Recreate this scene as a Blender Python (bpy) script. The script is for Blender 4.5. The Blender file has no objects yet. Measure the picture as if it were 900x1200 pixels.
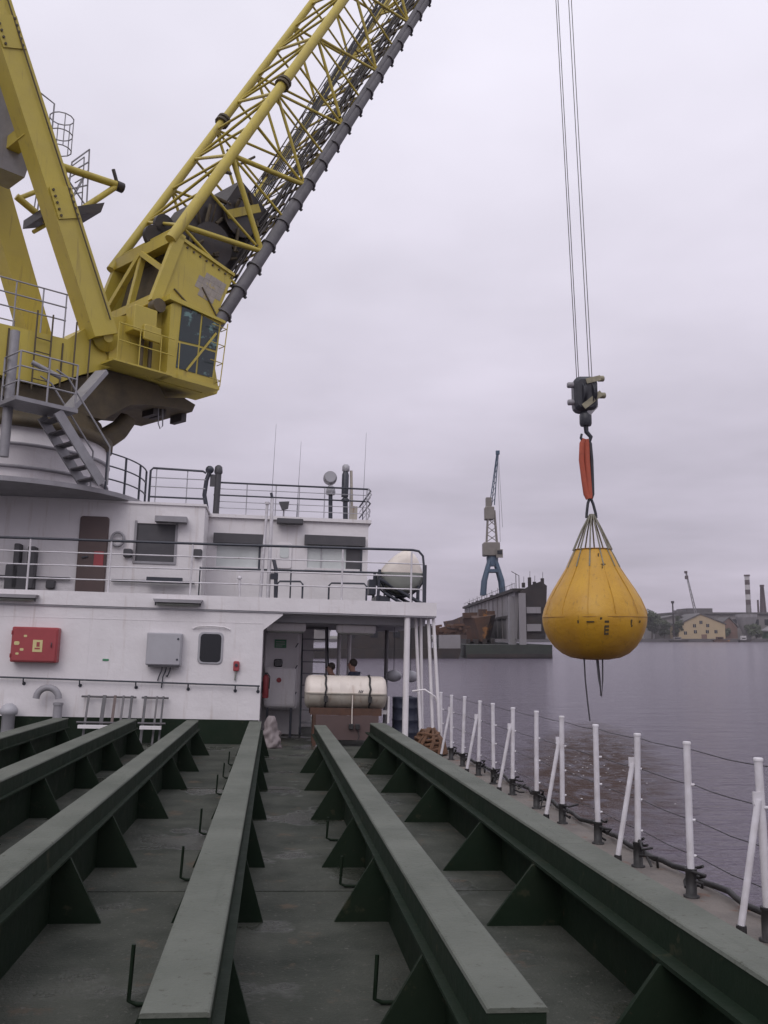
import bpy, bmesh, math, random
from mathutils import Vector, Matrix, noise
random.seed(7)
R = math.radians
scene = bpy.context.scene
col = scene.collection

# ------------------------------------------------------------------ camera
# world: z up, water at z = 0, camera 5 m above the water on the working deck of the ship
F_PX = 1080.0                      # focal length in photo pixels (photo 900 x 1200)
PITCH = math.atan(145 / F_PX)      # looking slightly up
cam_d = bpy.data.cameras.new('camera'); cam = bpy.data.objects.new('camera', cam_d); col.objects.link(cam)
cam_d.sensor_fit = 'VERTICAL'; cam_d.sensor_height = 36.0; cam_d.lens = 36.0 * F_PX / 1200.0
cam_d.clip_start = 0.05; cam_d.clip_end = 9000
cam.location = (0, 0, 5.0); cam.rotation_euler = (R(90) + PITCH, 0, 0)
scene.camera = cam
scene.render.resolution_x = 768; scene.render.resolution_y = 1024

# the ship lies a little to port of the viewing direction, trimmed and heeled by its load
def _pixdir(x, y):
    fw = Vector((0, math.cos(PITCH), math.sin(PITCH))); up = Vector((0, -math.sin(PITCH), math.cos(PITCH)))
    return (Vector((1, 0, 0)) * (x - 450) - up * (y - 600) + fw * F_PX).normalized()
YS = _pixdir(320, 771)             # ship's forward axis: 6.8 deg to port, 1.4 deg down
Z0 = Vector((0, 0, 1)); Z0 = (Z0 - YS * Z0.dot(YS)).normalized(); X0 = YS.cross(Z0)
HEEL = R(1.6)
XS = X0 * math.cos(HEEL) - Z0 * math.sin(HEEL); ZS = XS.cross(YS)
SR = Matrix((XS, YS, ZS)).transposed()
SHIP = Matrix.Translation(Vector((0, 0, 5.0))) @ SR.to_4x4() @ Matrix.Translation(Vector((0, 0, -1.7)))
SHIP_I = SHIP.inverted()

# ------------------------------------------------------------------ world, sun, exposure
SUN_EL, SUN_AZ = R(42), R(196)     # azimuth measured from +Y clockwise: behind the viewer
w = bpy.data.worlds.new('World'); scene.world = w; w.use_nodes = True
nt = w.node_tree; N = nt.nodes; L = nt.links; N.clear()
def nn(t, **k):
    n = N.new(t)
    for a, b in k.items(): setattr(n, a, b)
    return n
def mth(op, a, b=None, c=None, clamp=False):
    n = N.new('ShaderNodeMath'); n.operation = op; n.use_clamp = clamp
    for i, v in enumerate((a, b, c)):
        if v is None: continue
        if isinstance(v, (int, float)): n.inputs[i].default_value = v
        else: L.new(v, n.inputs[i])
    return n.outputs[0]
tc = nn('ShaderNodeTexCoord'); sep = nn('ShaderNodeSeparateXYZ'); L.new(tc.outputs['Generated'], sep.inputs[0])
zz = mth('MAXIMUM', sep.outputs['Z'], 0.0)
over = mth('MULTIPLY_ADD', zz, 2.0, 1.0)                       # overcast sky: zenith three times the horizon
# cloud sheet: direction projected on a flat layer
den = mth('ADD', zz, 0.10)
cx = mth('DIVIDE', sep.outputs['X'], den); cy = mth('DIVIDE', sep.outputs['Y'], den)
cmb = nn('ShaderNodeCombineXYZ'); L.new(cx, cmb.inputs[0]); L.new(cy, cmb.inputs[1])
cn = nn('ShaderNodeTexNoise'); cn.inputs['Scale'].default_value = 0.55; cn.inputs['Detail'].default_value = 5; cn.inputs['Roughness'].default_value = 0.52
L.new(cmb.outputs[0], cn.inputs['Vector'])
cl = mth('MULTIPLY_ADD', cn.outputs['Fac'], 1.05, 0.475)
lum = mth('MULTIPLY', over, cl)
tint = nn('ShaderNodeMix', data_type='RGBA')
L.new(mth('POWER', zz, 0.7, clamp=True), tint.inputs['Factor'])
tint.inputs['A'].default_value = (0.468, 0.420, 0.508, 1); tint.inputs['B'].default_value = (0.418, 0.420, 0.458, 1)
sc = nn('ShaderNodeVectorMath', operation='SCALE'); L.new(tint.outputs['Result'], sc.inputs[0]); L.new(lum, sc.inputs['Scale'])
sky = nn('ShaderNodeTexSky', sky_type='NISHITA'); sky.sun_disc = False
sky.sun_elevation = SUN_EL; sky.sun_rotation = SUN_AZ
sk = nn('ShaderNodeVectorMath', operation='SCALE'); L.new(sky.outputs[0], sk.inputs[0]); sk.inputs['Scale'].default_value = 0.06
mx = nn('ShaderNodeMix', data_type='RGBA'); mx.inputs['Factor'].default_value = 0.94
L.new(sk.outputs[0], mx.inputs['A']); L.new(sc.outputs[0], mx.inputs['B'])
bg = nn('ShaderNodeBackground'); bg.inputs['Strength'].default_value = 1.0; L.new(mx.outputs['Result'], bg.inputs['Color'])
wo = nn('ShaderNodeOutputWorld'); L.new(bg.outputs[0], wo.inputs['Surface'])
sd = bpy.data.lights.new('sun', 'SUN'); sd.energy = 0.75; sd.angle = R(35); sd.color = (1.0, 0.95, 0.93)
sun = bpy.data.objects.new('sun', sd); col.objects.link(sun)
dv = Vector((math.sin(SUN_AZ) * math.cos(SUN_EL), math.cos(SUN_AZ) * math.cos(SUN_EL), math.sin(SUN_EL)))
sun.rotation_euler = dv.to_track_quat('Z', 'Y').to_euler(); sun.location = dv * 60
vs = scene.view_settings; vs.view_transform = 'Standard'; vs.look = 'None'; vs.exposure = 0.0; vs.gamma = 1.0; vs.use_curve_mapping = False
scene.render.engine = 'CYCLES'

# ------------------------------------------------------------------ materials
MATS = {}
def material(name, base, dirt=None, amount=0.5, scale=3.0, rough=0.55, metallic=0.0, streak=None, streak_amt=0.0,
             bump=0.0, bump_scale=40.0, spec=.5, streak_scale=(5, 5, .45), bump_dist=.02, fleck=None, fleck_scale=30, fleck_cut=.62, puddle=False, spots=None, spot_scale=6.0, spot_cut=0.66, coat=0.0):
    m = bpy.data.materials.new(name); m.use_nodes = True
    t = m.node_tree; nd = t.nodes; lk = t.links
    b = nd['Principled BSDF']; b.inputs['Roughness'].default_value = rough; b.inputs['Metallic'].default_value = metallic
    if coat: b.inputs['Coat Weight'].default_value = coat
    b.inputs['Specular IOR Level'].default_value = spec
    tcx = nd.new('ShaderNodeTexCoord'); vec = tcx.outputs['Object']
    def nz(sc, det=4, rgh=.6, vector=vec):
        n = nd.new('ShaderNodeTexNoise'); n.inputs['Scale'].default_value = sc; n.inputs['Detail'].default_value = det
        n.inputs['Roughness'].default_value = rgh; lk.new(vector, n.inputs['Vector']); return n.outputs['Fac']
    def ramp(f, lo, hi):
        r = nd.new('ShaderNodeMapRange'); r.inputs['From Min'].default_value = lo; r.inputs['From Max'].default_value = hi
        lk.new(f, r.inputs['Value']); return r.outputs[0]
    def mix(f, a, c, amt=1.0):
        x = nd.new('ShaderNodeMix'); x.data_type = 'RGBA'
        if amt != 1.0:
            mm = nd.new('ShaderNodeMath'); mm.operation = 'MULTIPLY'; lk.new(f, mm.inputs[0]); mm.inputs[1].default_value = amt; f = mm.outputs[0]
        lk.new(f, x.inputs['Factor'])
        for s, v in (('A', a), ('B', c)):
            if isinstance(v, tuple): x.inputs[s].default_value = (*v, 1)
            else: lk.new(v, x.inputs[s])
        return x.outputs['Result']
    c = tuple(base)
    if dirt: c = mix(ramp(nz(scale), .35, .7), c, tuple(dirt), amount)
    if streak:
        mp = nd.new('ShaderNodeMapping'); mp.inputs['Scale'].default_value = streak_scale; lk.new(vec, mp.inputs['Vector'])
        c = mix(ramp(nz(1.6, 5, .6, mp.outputs[0]), .58, .78), c, tuple(streak), streak_amt)
    if spots: c = mix(ramp(nz(spot_scale, 6, .65), spot_cut, spot_cut + .06), c, tuple(spots), .85)
    if fleck: c = mix(ramp(nz(fleck_scale, 8, .72), fleck_cut, fleck_cut + .05), c, tuple(fleck), .8)
    if isinstance(c, tuple): b.inputs['Base Color'].default_value = (*c, 1)
    else: lk.new(c, b.inputs['Base Color'])
    rr = nd.new('ShaderNodeMapRange'); rr.inputs['To Min'].default_value = max(.05, rough - .12); rr.inputs['To Max'].default_value = min(1, rough + .15)
    lk.new(nz(scale * 2.3), rr.inputs['Value']); rsock = rr.outputs[0]
    if puddle:      # wet patches left on the steel: smoother where the water stands
        pm = nd.new('ShaderNodeMix'); lk.new(ramp(nz(.75, 5, .55), .56, .60), pm.inputs['Factor']); lk.new(rsock, pm.inputs['A']); pm.inputs['B'].default_value = .16; rsock = pm.outputs['Result']
    lk.new(rsock, b.inputs['Roughness'])
    if bump:
        bp = nd.new('ShaderNodeBump'); bp.inputs['Strength'].default_value = bump; bp.inputs['Distance'].default_value = bump_dist
        lk.new(nz(bump_scale, 5), bp.inputs['Height']); lk.new(bp.outputs[0], b.inputs['Normal'])
    MATS[name] = m; return m
M = MATS
material('white_paint', (.74, .71, .72), (.62, .59, .595), .6, 1.1, .5, streak=(.42, .34, .29), streak_amt=.5, bump=.5, bump_scale=1.3, bump_dist=.05, fleck=(.30, .20, .15), fleck_scale=7, fleck_cut=.74)
material('rail_white', (.66, .64, .67), (.46, .43, .43), .7, 7, .5, fleck=(.22, .12, .07), fleck_scale=11, fleck_cut=.66)
material('deck', (.070, .074, .060), (.020, .025, .018), .95, 1.4, .78, spots=(.095, .072, .05), spot_scale=2.3, spot_cut=.60, fleck=(.125, .12, .105), fleck_scale=26, fleck_cut=.585, bump=.6, bump_scale=45, spec=.35, puddle=True)
material('side_deck', (.17, .148, .13), (.10, .09, .082), .8, 2.6, .8, spots=(.15, .075, .045), spot_scale=4, spot_cut=.58, fleck=(.06, .045, .04), fleck_scale=16, fleck_cut=.62, bump=.5)
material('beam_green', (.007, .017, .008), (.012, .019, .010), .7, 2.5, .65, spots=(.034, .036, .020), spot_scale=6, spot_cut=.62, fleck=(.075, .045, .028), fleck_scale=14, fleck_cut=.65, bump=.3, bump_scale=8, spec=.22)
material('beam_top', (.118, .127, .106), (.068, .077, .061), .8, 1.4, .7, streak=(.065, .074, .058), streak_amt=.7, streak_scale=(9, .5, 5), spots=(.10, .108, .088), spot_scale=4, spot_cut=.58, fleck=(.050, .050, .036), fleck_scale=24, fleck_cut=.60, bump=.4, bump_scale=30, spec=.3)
material('crane_yellow', (.50, .40, .06), (.40, .315, .07), .7, .9, .5, streak=(.21, .15, .06), streak_amt=.7, bump=.35, bump_scale=1.8, bump_dist=.04, fleck=(.16, .10, .05), fleck_scale=6, fleck_cut=.67)
material('crane_grime', (.105, .080, .042), (.045, .036, .024), .7, 2.5, .65, bump=.3)
material('crane_dark', (.035, .03, .03), (.06, .045, .035), .6, 4, .5)
material('grey_steel', (.30, .29, .31), (.20, .19, .20), .6, 3, .5, streak=(.16, .13, .11), streak_amt=.4)
material('galvanised', (.30, .295, .31), (.20, .19, .20), .6, 4, .5, metallic=.2)
material('notice_grey', (.36, .32, .27), (.24, .22, .20), .8, 6, .7, spots=(.42, .33, .12), spot_scale=7, spot_cut=.58)
material('pipe_grey', (.125, .118, .125), (.06, .056, .06), .7, 2.4, .55, streak=(.06, .05, .04), streak_amt=.5)
material('dark_rail', (.035, .04, .055), (.06, .06, .07), .5, 8, .4)
material('black_rubber', (.018, .017, .018), (.04, .037, .035), .5, 10, .6)
material('wire', (.05, .048, .052), None, rough=.4, metallic=.6)
material('red_box', (.34, .055, .062), (.26, .042, .048), .6, 3, .45, spots=(.38, .17, .08), spot_scale=9, spot_cut=.70)
material('cream_label', (.62, .53, .26), (.5, .45, .2), .5, 9, .6)
material('cabinet_grey', (.40, .395, .42), (.33, .32, .34), .5, 3, .4)
material('window_dark', (.012, .014, .017), None, rough=.08)
material('window_pale', (.64, .67, .66), (.46, .49, .48), .6, 1.6, .07)  # pale base colour stands in for sky reflected in the panes
material('cab_glass', (.022, .035, .036), (.02, .03, .032), .9, 2.4, .06, spots=(.15, .27, .25), spot_scale=2.2, spot_cut=.56)  # teal spots are reflections painted into the glass colour
material('visor', (.06, .058, .065), (.09, .085, .09), .5, 4, .5)
material('rust_brown', (.10, .05, .032), (.05, .03, .025), .7, 5, .8, bump=.3)
material('door_brown', (.10, .065, .06), (.07, .05, .05), .5, 3, .5)
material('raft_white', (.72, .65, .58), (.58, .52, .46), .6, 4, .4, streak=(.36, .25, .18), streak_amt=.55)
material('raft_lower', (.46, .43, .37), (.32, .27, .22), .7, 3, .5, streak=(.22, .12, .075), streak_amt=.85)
material('raft_grey', (.28, .29, .26), (.20, .21, .19), .6, 4, .45)
material('sign_green', (.05, .22, .11), (.12, .28, .16), .5, 20, .4)
material('bag_yellow', (.52, .285, .016), (.42, .215, .014), .8, 1.1, .45, streak=(.20, .115, .02), streak_amt=.8, bump=.7, bump_scale=2.2, bump_dist=.05, fleck=(.12, .075, .02), fleck_scale=5, fleck_cut=.69)
material('bag_seam', (.27, .13, .02), (.20, .10, .02), .5, 4, .6)
material('bag_mark', (.05, .04, .02), (.12, .08, .02), .6, 12, .7)
material('webbing', (.17, .16, .12), (.33, .32, .26), .6, 8, .8)
material('sling_red', (.44, .10, .055), (.33, .075, .05), .6, 6, .8, bump=.3)
material('block_dark', (.02, .022, .03), (.05, .05, .055), .6, 4, .4)
material('block_cream', (.33, .30, .20), (.15, .14, .10), .7, 6, .5)
material('barrel_blue', (.03, .035, .06), (.02, .022, .03), .5, 4, .4)
material('rope_brown', (.15, .075, .04), (.06, .036, .025), .8, 14, .9, bump=.5)
material('plastic_white', (.22, .185, .185), (.15, .125, .125), .5, 6, .5)
material('cloth_navy', (.018, .022, .045), (.03, .03, .05), .5, 8, .9)
material('cloth_brown', (.055, .035, .035), (.03, .025, .03), .5, 8, .9)
material('skin', (.38, .22, .16), None, rough=.5)
material('hair', (.03, .022, .018), None, rough=.7)
material('hull_paint', (.03, .05, .035), (.07, .05, .035), .6, 1, .5)
material('dock_pale', (.25, .24, .25), (.17, .155, .155), .7, .12, .8, streak=(.10, .075, .06), streak_amt=.6)
material('dock_dark', (.022, .020, .021), (.05, .036, .03), .7, .25, .85)
material('dock_brown', (.10, .05, .03), (.03, .025, .024), .8, .2, .85, spots=(.30, .13, .035), spot_scale=.22, spot_cut=.58)
material('dock_green', (.035, .042, .034), (.025, .025, .024), .7, .3, .85)
material('harbour_crane_blue', (.045, .085, .135), (.07, .085, .11), .5, .6, .6)
material('harbour_crane_cream', (.21, .19, .165), (.13, .115, .105), .6, .6, .6)
material('shed_ochre', (.40, .31, .19), (.33, .26, .17), .6, .2, .8)
material('shed_grey', (.19, .175, .17), (.13, .12, .12), .6, .1, .8)
material('shed_rust', (.17, .10, .075), (.11, .08, .07), .6, .2, .8)
material('roof_dark', (.085, .08, .08), (.12, .11, .105), .5, .15, .85)
material('chimney_white', (.44, .42, .42), None, rough=.8)
material('chimney_dark', (.075, .055, .058), (.10, .07, .07), .5, .3, .8)
material('shed_green', (.06, .16, .08), (.09, .14, .09), .5, .3, .7)
material('quay', (.075, .07, .075), (.12, .11, .105), .7, .05, .9)
material('land', (.085, .09, .065), (.12, .10, .08), .7, .02, .95)
material('leaf_green', (.045, .062, .03), (.07, .075, .045), .7, .4, .9)
material('bark', (.06, .048, .038), (.04, .033, .028), .5, 2, .9)

# ------------------------------------------------------------------ mesh building
V3 = Vector
class MB:
    def __init__(s): s.v = []; s.f = []; s.smooth = set()
    def add(s, vs, fs, smooth=False):
        o = len(s.v); s.v += [V3(p) for p in vs]
        for f in fs:
            if smooth: s.smooth.add(len(s.f))
            s.f.append(tuple(i + o for i in f))
        return s
    def box(s, x0, x1, y0, y1, z0, z1, fr=None):
        p = [(x0, y0, z0), (x1, y0, z0), (x1, y1, z0), (x0, y1, z0), (x0, y0, z1), (x1, y0, z1), (x1, y1, z1), (x0, y1, z1)]
        if fr: p = [fr(*q) for q in p]
        return s.add(p, [(3, 2, 1, 0), (4, 5, 6, 7), (0, 1, 5, 4), (1, 2, 6, 5), (2, 3, 7, 6), (3, 0, 4, 7)])
    def rbox(s, x0, x1, y0, y1, z0, z1, r=.02, fr=None):
        # box with bevelled vertical-in-plane outline (rounded corners in x-z, extruded along y) and chamfered front
        pts = []
        for cxx, czz, a0 in ((x1 - r, z1 - r, 0), (x0 + r, z1 - r, 90), (x0 + r, z0 + r, 180), (x1 - r, z0 + r, 270)):
            for k in range(4):
                a = R(a0 + 30 * k); pts.append((cxx + r * math.cos(a), czz + r * math.sin(a)))
        n = len(pts); c = min(r * .5, (y1 - y0) * .3); mxx, mzz = (x0 + x1) / 2, (z0 + z1) / 2
        sh = lambda q: (mxx + (q[0] - mxx) * (1 - 2 * c / (x1 - x0)), mzz + (q[1] - mzz) * (1 - 2 * c / (z1 - z0)))
        vs = [(*sh(q)[:1], y0, sh(q)[1]) for q in pts] + [(q[0], y0 + c, q[1]) for q in pts] + [(q[0], y1, q[1]) for q in pts]
        if fr: vs = [fr(*q) for q in vs]
        fs = [tuple(range(n - 1, -1, -1)), tuple(range(2 * n, 3 * n))]
        for l in (0, n):
            for i in range(n): j = (i + 1) % n; fs.append((l + i, l + j, l + n + j, l + n + i))
        return s.add(vs, fs)
    def prism(s, poly, y0, y1, fr=None):   # polygon in (x, z), extruded along y
        n = len(poly); vs = [(x, y0, z) for x, z in poly] + [(x, y1, z) for x, z in poly]
        if fr: vs = [fr(*q) for q in vs]
        fs = [tuple(range(n)), tuple(range(2 * n - 1, n - 1, -1))]
        for i in range(n): j = (i + 1) % n; fs.append((j, i, n + i, n + j))
        return s.add(vs, fs)
    def tube(s, p0, p1, r, r1=None, n=8, cap=True):
        return s.path([p0, p1], r, r1, n, cap)
    def path(s, pts, r, r1=None, n=8, cap=True):
        pts = [V3(p) for p in pts]; r1 = r if r1 is None else r1; m = len(pts); rings = []
        up = None
        for i, p in enumerate(pts):
            d = (pts[min(i + 1, m - 1)] - pts[max(i - 1, 0)]).normalized()
            if up is None: up = d.orthogonal().normalized()
            up = (up - d * up.dot(d)); up = up.normalized() if up.length > 1e-5 else d.orthogonal().normalized()
            q = d.cross(up); rr = r + (r1 - r) * i / (m - 1)
            rings.append([p + (up * math.cos(2 * math.pi * k / n) + q * math.sin(2 * math.pi * k / n)) * rr for k in range(n)])
        vs = [v for g in rings for v in g]; fs = []
        for i in range(m - 1):
            for k in range(n): j = (k + 1) % n; fs.append((i * n + k, i * n + j, (i + 1) * n + j, (i + 1) * n + k))
        s.add(vs, fs, True)
        if cap: s.add(rings[0], [tuple(range(n - 1, -1, -1))]); s.add(rings[-1], [tuple(range(n))])
        return s
    def bar(s, p0, p1, wd, ht, up=(0, 0, 1)):
        p0 = V3(p0); p1 = V3(p1); d = (p1 - p0).normalized(); u = V3(up); u = (u - d * u.dot(d)).normalized(); q = d.cross(u)
        c = [(-1, -1), (1, -1), (1, 1), (-1, 1)]
        vs = [p + q * (a * wd / 2) + u * (b * ht / 2) for p in (p0, p1) for a, b in c]
        return s.add(vs, [(3, 2, 1, 0), (4, 5, 6, 7), (0, 1, 5, 4), (1, 2, 6, 5), (2, 3, 7, 6), (3, 0, 4, 7)])
    def lathe(s, prof, c, axis=(0, 0, 1), n=24, smooth=True, cap=True, a0=0., a1=360.):
        c = V3(c); ax = V3(axis).normalized(); e1 = ax.orthogonal().normalized() if abs(ax.z) < .99 else V3((1, 0, 0)); e2 = ax.cross(e1)
        full = abs(a1 - a0) >= 359.9; m = n if full else n + 1
        vs = [c + ax * z + (e1 * math.cos(R(a0 + (a1 - a0) * k / n)) + e2 * math.sin(R(a0 + (a1 - a0) * k / n))) * r for r, z in prof for k in range(m)]
        fs = []
        for i in range(len(prof) - 1):
            for k in range(n):
                j = (k + 1) % m; fs.append((i * m + k, i * m + j, (i + 1) * m + j, (i + 1) * m + k))
        s.add(vs, fs, smooth)
        if cap and full:
            s.add(vs[:m], [tuple(range(m - 1, -1, -1))]); s.add(vs[-m:], [tuple(range(m))])
        return s
    def ball(s, c, r, n=10, sq=(1, 1, 1)):
        c = V3(c); vs = []; fs = []; h = n // 2 + 1
        for i in range(h + 1):
            a = math.pi * i / h
            for k in range(n):
                b = 2 * math.pi * k / n; vs.append(c + V3((r * sq[0] * math.sin(a) * math.cos(b), r * sq[1] * math.sin(a) * math.sin(b), r * sq[2] * math.cos(a))))
        for i in range(h):
            for k in range(n): j = (k + 1) % n; fs.append((i * n + k, (i + 1) * n + k, (i + 1) * n + j, i * n + j))
        return s.add(vs, fs, True)
    def build(s, name, mat, parent=None, kind=None, label=None):
        me = bpy.data.meshes.new(name); o = bpy.data.objects.new(name, me); col.objects.link(o)
        off = V3((0, 0, 0)); q = parent
        while q is not None: off += V3(q['_o']) if '_o' in q else V3((0, 0, 0)); q = None
        me.from_pydata([p - off for p in s.v], [], s.f)
        for i, p in enumerate(me.polygons): p.use_smooth = i in s.smooth
        bm = bmesh.new(); bm.from_mesh(me); bmesh.ops.recalc_face_normals(bm, faces=bm.faces); bm.to_mesh(me); bm.free()
        me.materials.append(MATS[mat] if isinstance(mat, str) else mat)
        if parent is not None:
            o.parent = parent; o['_o'] = tuple(off)
        if kind: o['kind'] = kind
        if label: o['label'] = label
        return o
def tag(o, label, cat, group=None, kind=None):
    if label: o['label'] = label
    if cat: o['category'] = cat
    if group: o['group'] = group
    if kind: o['kind'] = kind
    return o
def thing(name, label, cat, loc, group=None, ship=True):
    """an Empty at the thing's base; parts are given in ship (or world) coordinates"""
    o = bpy.data.objects.new(name, None); col.objects.link(o); o.empty_display_size = .2
    o['_o'] = tuple(loc)
    o.matrix_world = (SHIP if ship else Matrix.Identity(4)) @ Matrix.Translation(V3(loc))
    return tag(o, label, cat, group)
def solo(mb, name, mat, label, cat, loc, group=None, ship=True, kind=None):
    """a top-level thing made of one mesh"""
    e = {'_o': tuple(loc)}
    mb.v = [p - V3(loc) for p in mb.v]
    o = mb.build(name, mat); o.matrix_world = (SHIP if ship else Matrix.Identity(4)) @ Matrix.Translation(V3(loc))
    return tag(o, label, cat, group, kind)

# ================================================================== THE SETTING
# water: one sheet to the horizon, finer near the ship
BAG = V3((8.6, 38.0, 0))
def water_material():
    m = bpy.data.materials.new('water'); m.use_nodes = True; t = m.node_tree; nd = t.nodes; lk = t.links
    b = nd['Principled BSDF']; b.inputs['IOR'].default_value = 1.33; b.inputs['Roughness'].default_value = .10
    g = nd.new('ShaderNodeTexCoord')
    def nz(sc, det, rgh, st=(1, 1, 1)):
        mp = nd.new('ShaderNodeMapping'); mp.inputs['Scale'].default_value = st; mp.inputs['Rotation'].default_value = (0, 0, R(12)); lk.new(g.outputs['Object'], mp.inputs['Vector'])
        n = nd.new('ShaderNodeTexNoise'); n.inputs['Scale'].default_value = sc; n.inputs['Detail'].default_value = det; n.inputs['Roughness'].default_value = rgh
        lk.new(mp.outputs[0], n.inputs['Vector']); return n.outputs['Fac']
    def mm(op, a, c, clamp=False):
        n = nd.new('ShaderNodeMath'); n.operation = op; n.use_clamp = clamp
        for i, v in enumerate((a, c)):
            if isinstance(v, (int, float)): n.inputs[i].default_value = v
            else: lk.new(v, n.inputs[i])
        return n.outputs[0]
    # broken brown reflection of the bag, painted into the water colour
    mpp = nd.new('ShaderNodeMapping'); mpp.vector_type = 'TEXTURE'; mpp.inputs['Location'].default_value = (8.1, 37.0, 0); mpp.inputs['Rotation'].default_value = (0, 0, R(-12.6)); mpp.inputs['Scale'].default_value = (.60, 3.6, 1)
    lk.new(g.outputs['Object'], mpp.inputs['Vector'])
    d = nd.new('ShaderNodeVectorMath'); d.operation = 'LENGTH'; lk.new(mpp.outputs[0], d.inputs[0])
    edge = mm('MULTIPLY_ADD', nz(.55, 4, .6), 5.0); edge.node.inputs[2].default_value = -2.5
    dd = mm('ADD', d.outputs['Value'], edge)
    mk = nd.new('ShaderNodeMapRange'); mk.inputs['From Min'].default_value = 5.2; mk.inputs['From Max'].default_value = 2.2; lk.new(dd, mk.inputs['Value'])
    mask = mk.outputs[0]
    bag_reflection = nd.new('ShaderNodeMapRange'); bag_reflection.inputs['From Min'].default_value = .36; bag_reflection.inputs['From Max'].default_value = .52; lk.new(nz(1.7, 4, .65, (1, .5, 1)), bag_reflection.inputs['Value'])
    mxx = nd.new('ShaderNodeMix'); mxx.data_type = 'RGBA'; lk.new(mm('MULTIPLY', mask, bag_reflection.outputs[0]), mxx.inputs['Factor'])
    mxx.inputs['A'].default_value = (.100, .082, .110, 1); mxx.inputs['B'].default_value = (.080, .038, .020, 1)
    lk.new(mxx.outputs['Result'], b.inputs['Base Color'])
    h = mm('ADD', mm('MULTIPLY', nz(.35, 3, .5, (.45, 1.5, 1)), .9), mm('MULTIPLY', nz(1.15, 4, .62, (.45, 1.5, 1)), .95))
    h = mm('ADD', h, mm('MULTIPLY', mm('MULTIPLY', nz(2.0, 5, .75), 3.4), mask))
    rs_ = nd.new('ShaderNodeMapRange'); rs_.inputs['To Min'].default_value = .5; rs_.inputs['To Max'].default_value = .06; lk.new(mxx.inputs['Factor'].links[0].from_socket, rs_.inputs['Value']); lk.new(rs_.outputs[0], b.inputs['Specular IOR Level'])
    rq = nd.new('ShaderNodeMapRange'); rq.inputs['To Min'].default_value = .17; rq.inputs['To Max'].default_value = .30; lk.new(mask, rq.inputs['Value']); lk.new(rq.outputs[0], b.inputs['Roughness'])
    bp = nd.new('ShaderNodeBump'); bp.inputs['Strength'].default_value = .8; bp.inputs['Distance'].default_value = 1.0
    lk.new(h, bp.inputs['Height']); lk.new(bp.outputs[0], b.inputs['Normal'])
    return m
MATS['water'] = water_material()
mb = MB()
ys = [-400, -100, 0, 30, 60, 120, 250, 500, 1000, 6000]; xs = [-5000, -1000, -200, -50, 0, 50, 200, 1000, 5000]
mb.add([(x, y, 0) for y in ys for x in xs], [(j * len(xs) + i, j * len(xs) + i + 1, (j + 1) * len(xs) + i + 1, (j + 1) * len(xs) + i) for j in range(len(ys) - 1) for i in range(len(xs) - 1)])
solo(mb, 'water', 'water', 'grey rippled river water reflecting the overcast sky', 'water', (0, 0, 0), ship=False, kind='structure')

# far bank with its quay wall
mb = MB()
prof = [(-900, 752), (-300, 745), (100, 742), (190, 738), (240, 735), (330, 738), (600, 742), (1500, 750)]
top = [(x, y, 2.6) for x, y in prof]; bot = [(x, y - .6, -2) for x, y in prof]; bk = [(x, 3000, 5.0) for x, y in prof]; n = len(prof)
mb.add(top + bk, [(i, i + 1, n + i + 1, n + i) for i in range(n - 1)])
bank = solo(mb, 'river_bank', 'land', 'low far bank of the river with rough ground', 'bank', (0, 0, 0), ship=False, kind='structure')
mb = MB(); mb.add(bot + [(x, y - .6, 2.62) for x, y in prof] + [(x, y + 1.2, 2.63) for x, y in prof], [(i, i + 1, n + i + 1, n + i) for i in range(n - 1)] + [(n + i, n + i + 1, 2 * n + i + 1, 2 * n + i) for i in range(n - 1)])
mb.build('quay_wall', 'quay', bank)

# ================================================================== THE SHIP'S HULL AND DECK
hull = thing('ship_hull', 'dark green hull of the crane ship below the white guard rail', 'ship hull', (-3, 0, -3.2))
mb = MB()
st = [(-14, -9.6, 3.50), (0, -9.6, 3.50), (18, -9.6, 3.50), (22, -9.4, 3.40), (26, -8.6, 2.6), (31, -6.2, 0.2), (34, -3.4, -2.6)]
vs = []
for y, xa, xb in st: vs += [(xa, y, -.03), (xb, y, -.03), (xb - .1, y, -4.6), (xa + .1, y, -4.6)]
fs = [(4 * i + a, 4 * i + (a + 1) % 4, 4 * i + 4 + (a + 1) % 4, 4 * i + 4 + a) for i in range(len(st) - 1) for a in range(4)] + [(0, 1, 2, 3), tuple(4 * (len(st) - 1) + k for k in range(4))]
mb.add(vs, fs); mb.build('shell', 'hull_paint', hull)
mb = MB(); mb.path([(3.56, -14, -.25), (3.56, 18, -.25), (3.46, 22, -.25), (2.66, 26, -.25)], .09, n=8); mb.build('rubbing_strake', 'black_rubber', hull)
# gunwale: black lumpy rope and bar along the deck edge
mb = MB(); pts = [(3.43 + .03 * random.uniform(-1, 1), -3 + i * .18, .04 + .035 * random.random()) for i in range(125)]
mb.path(pts, .024, n=7); mb.build('edge_rope', 'black_rubber', hull)

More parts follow.
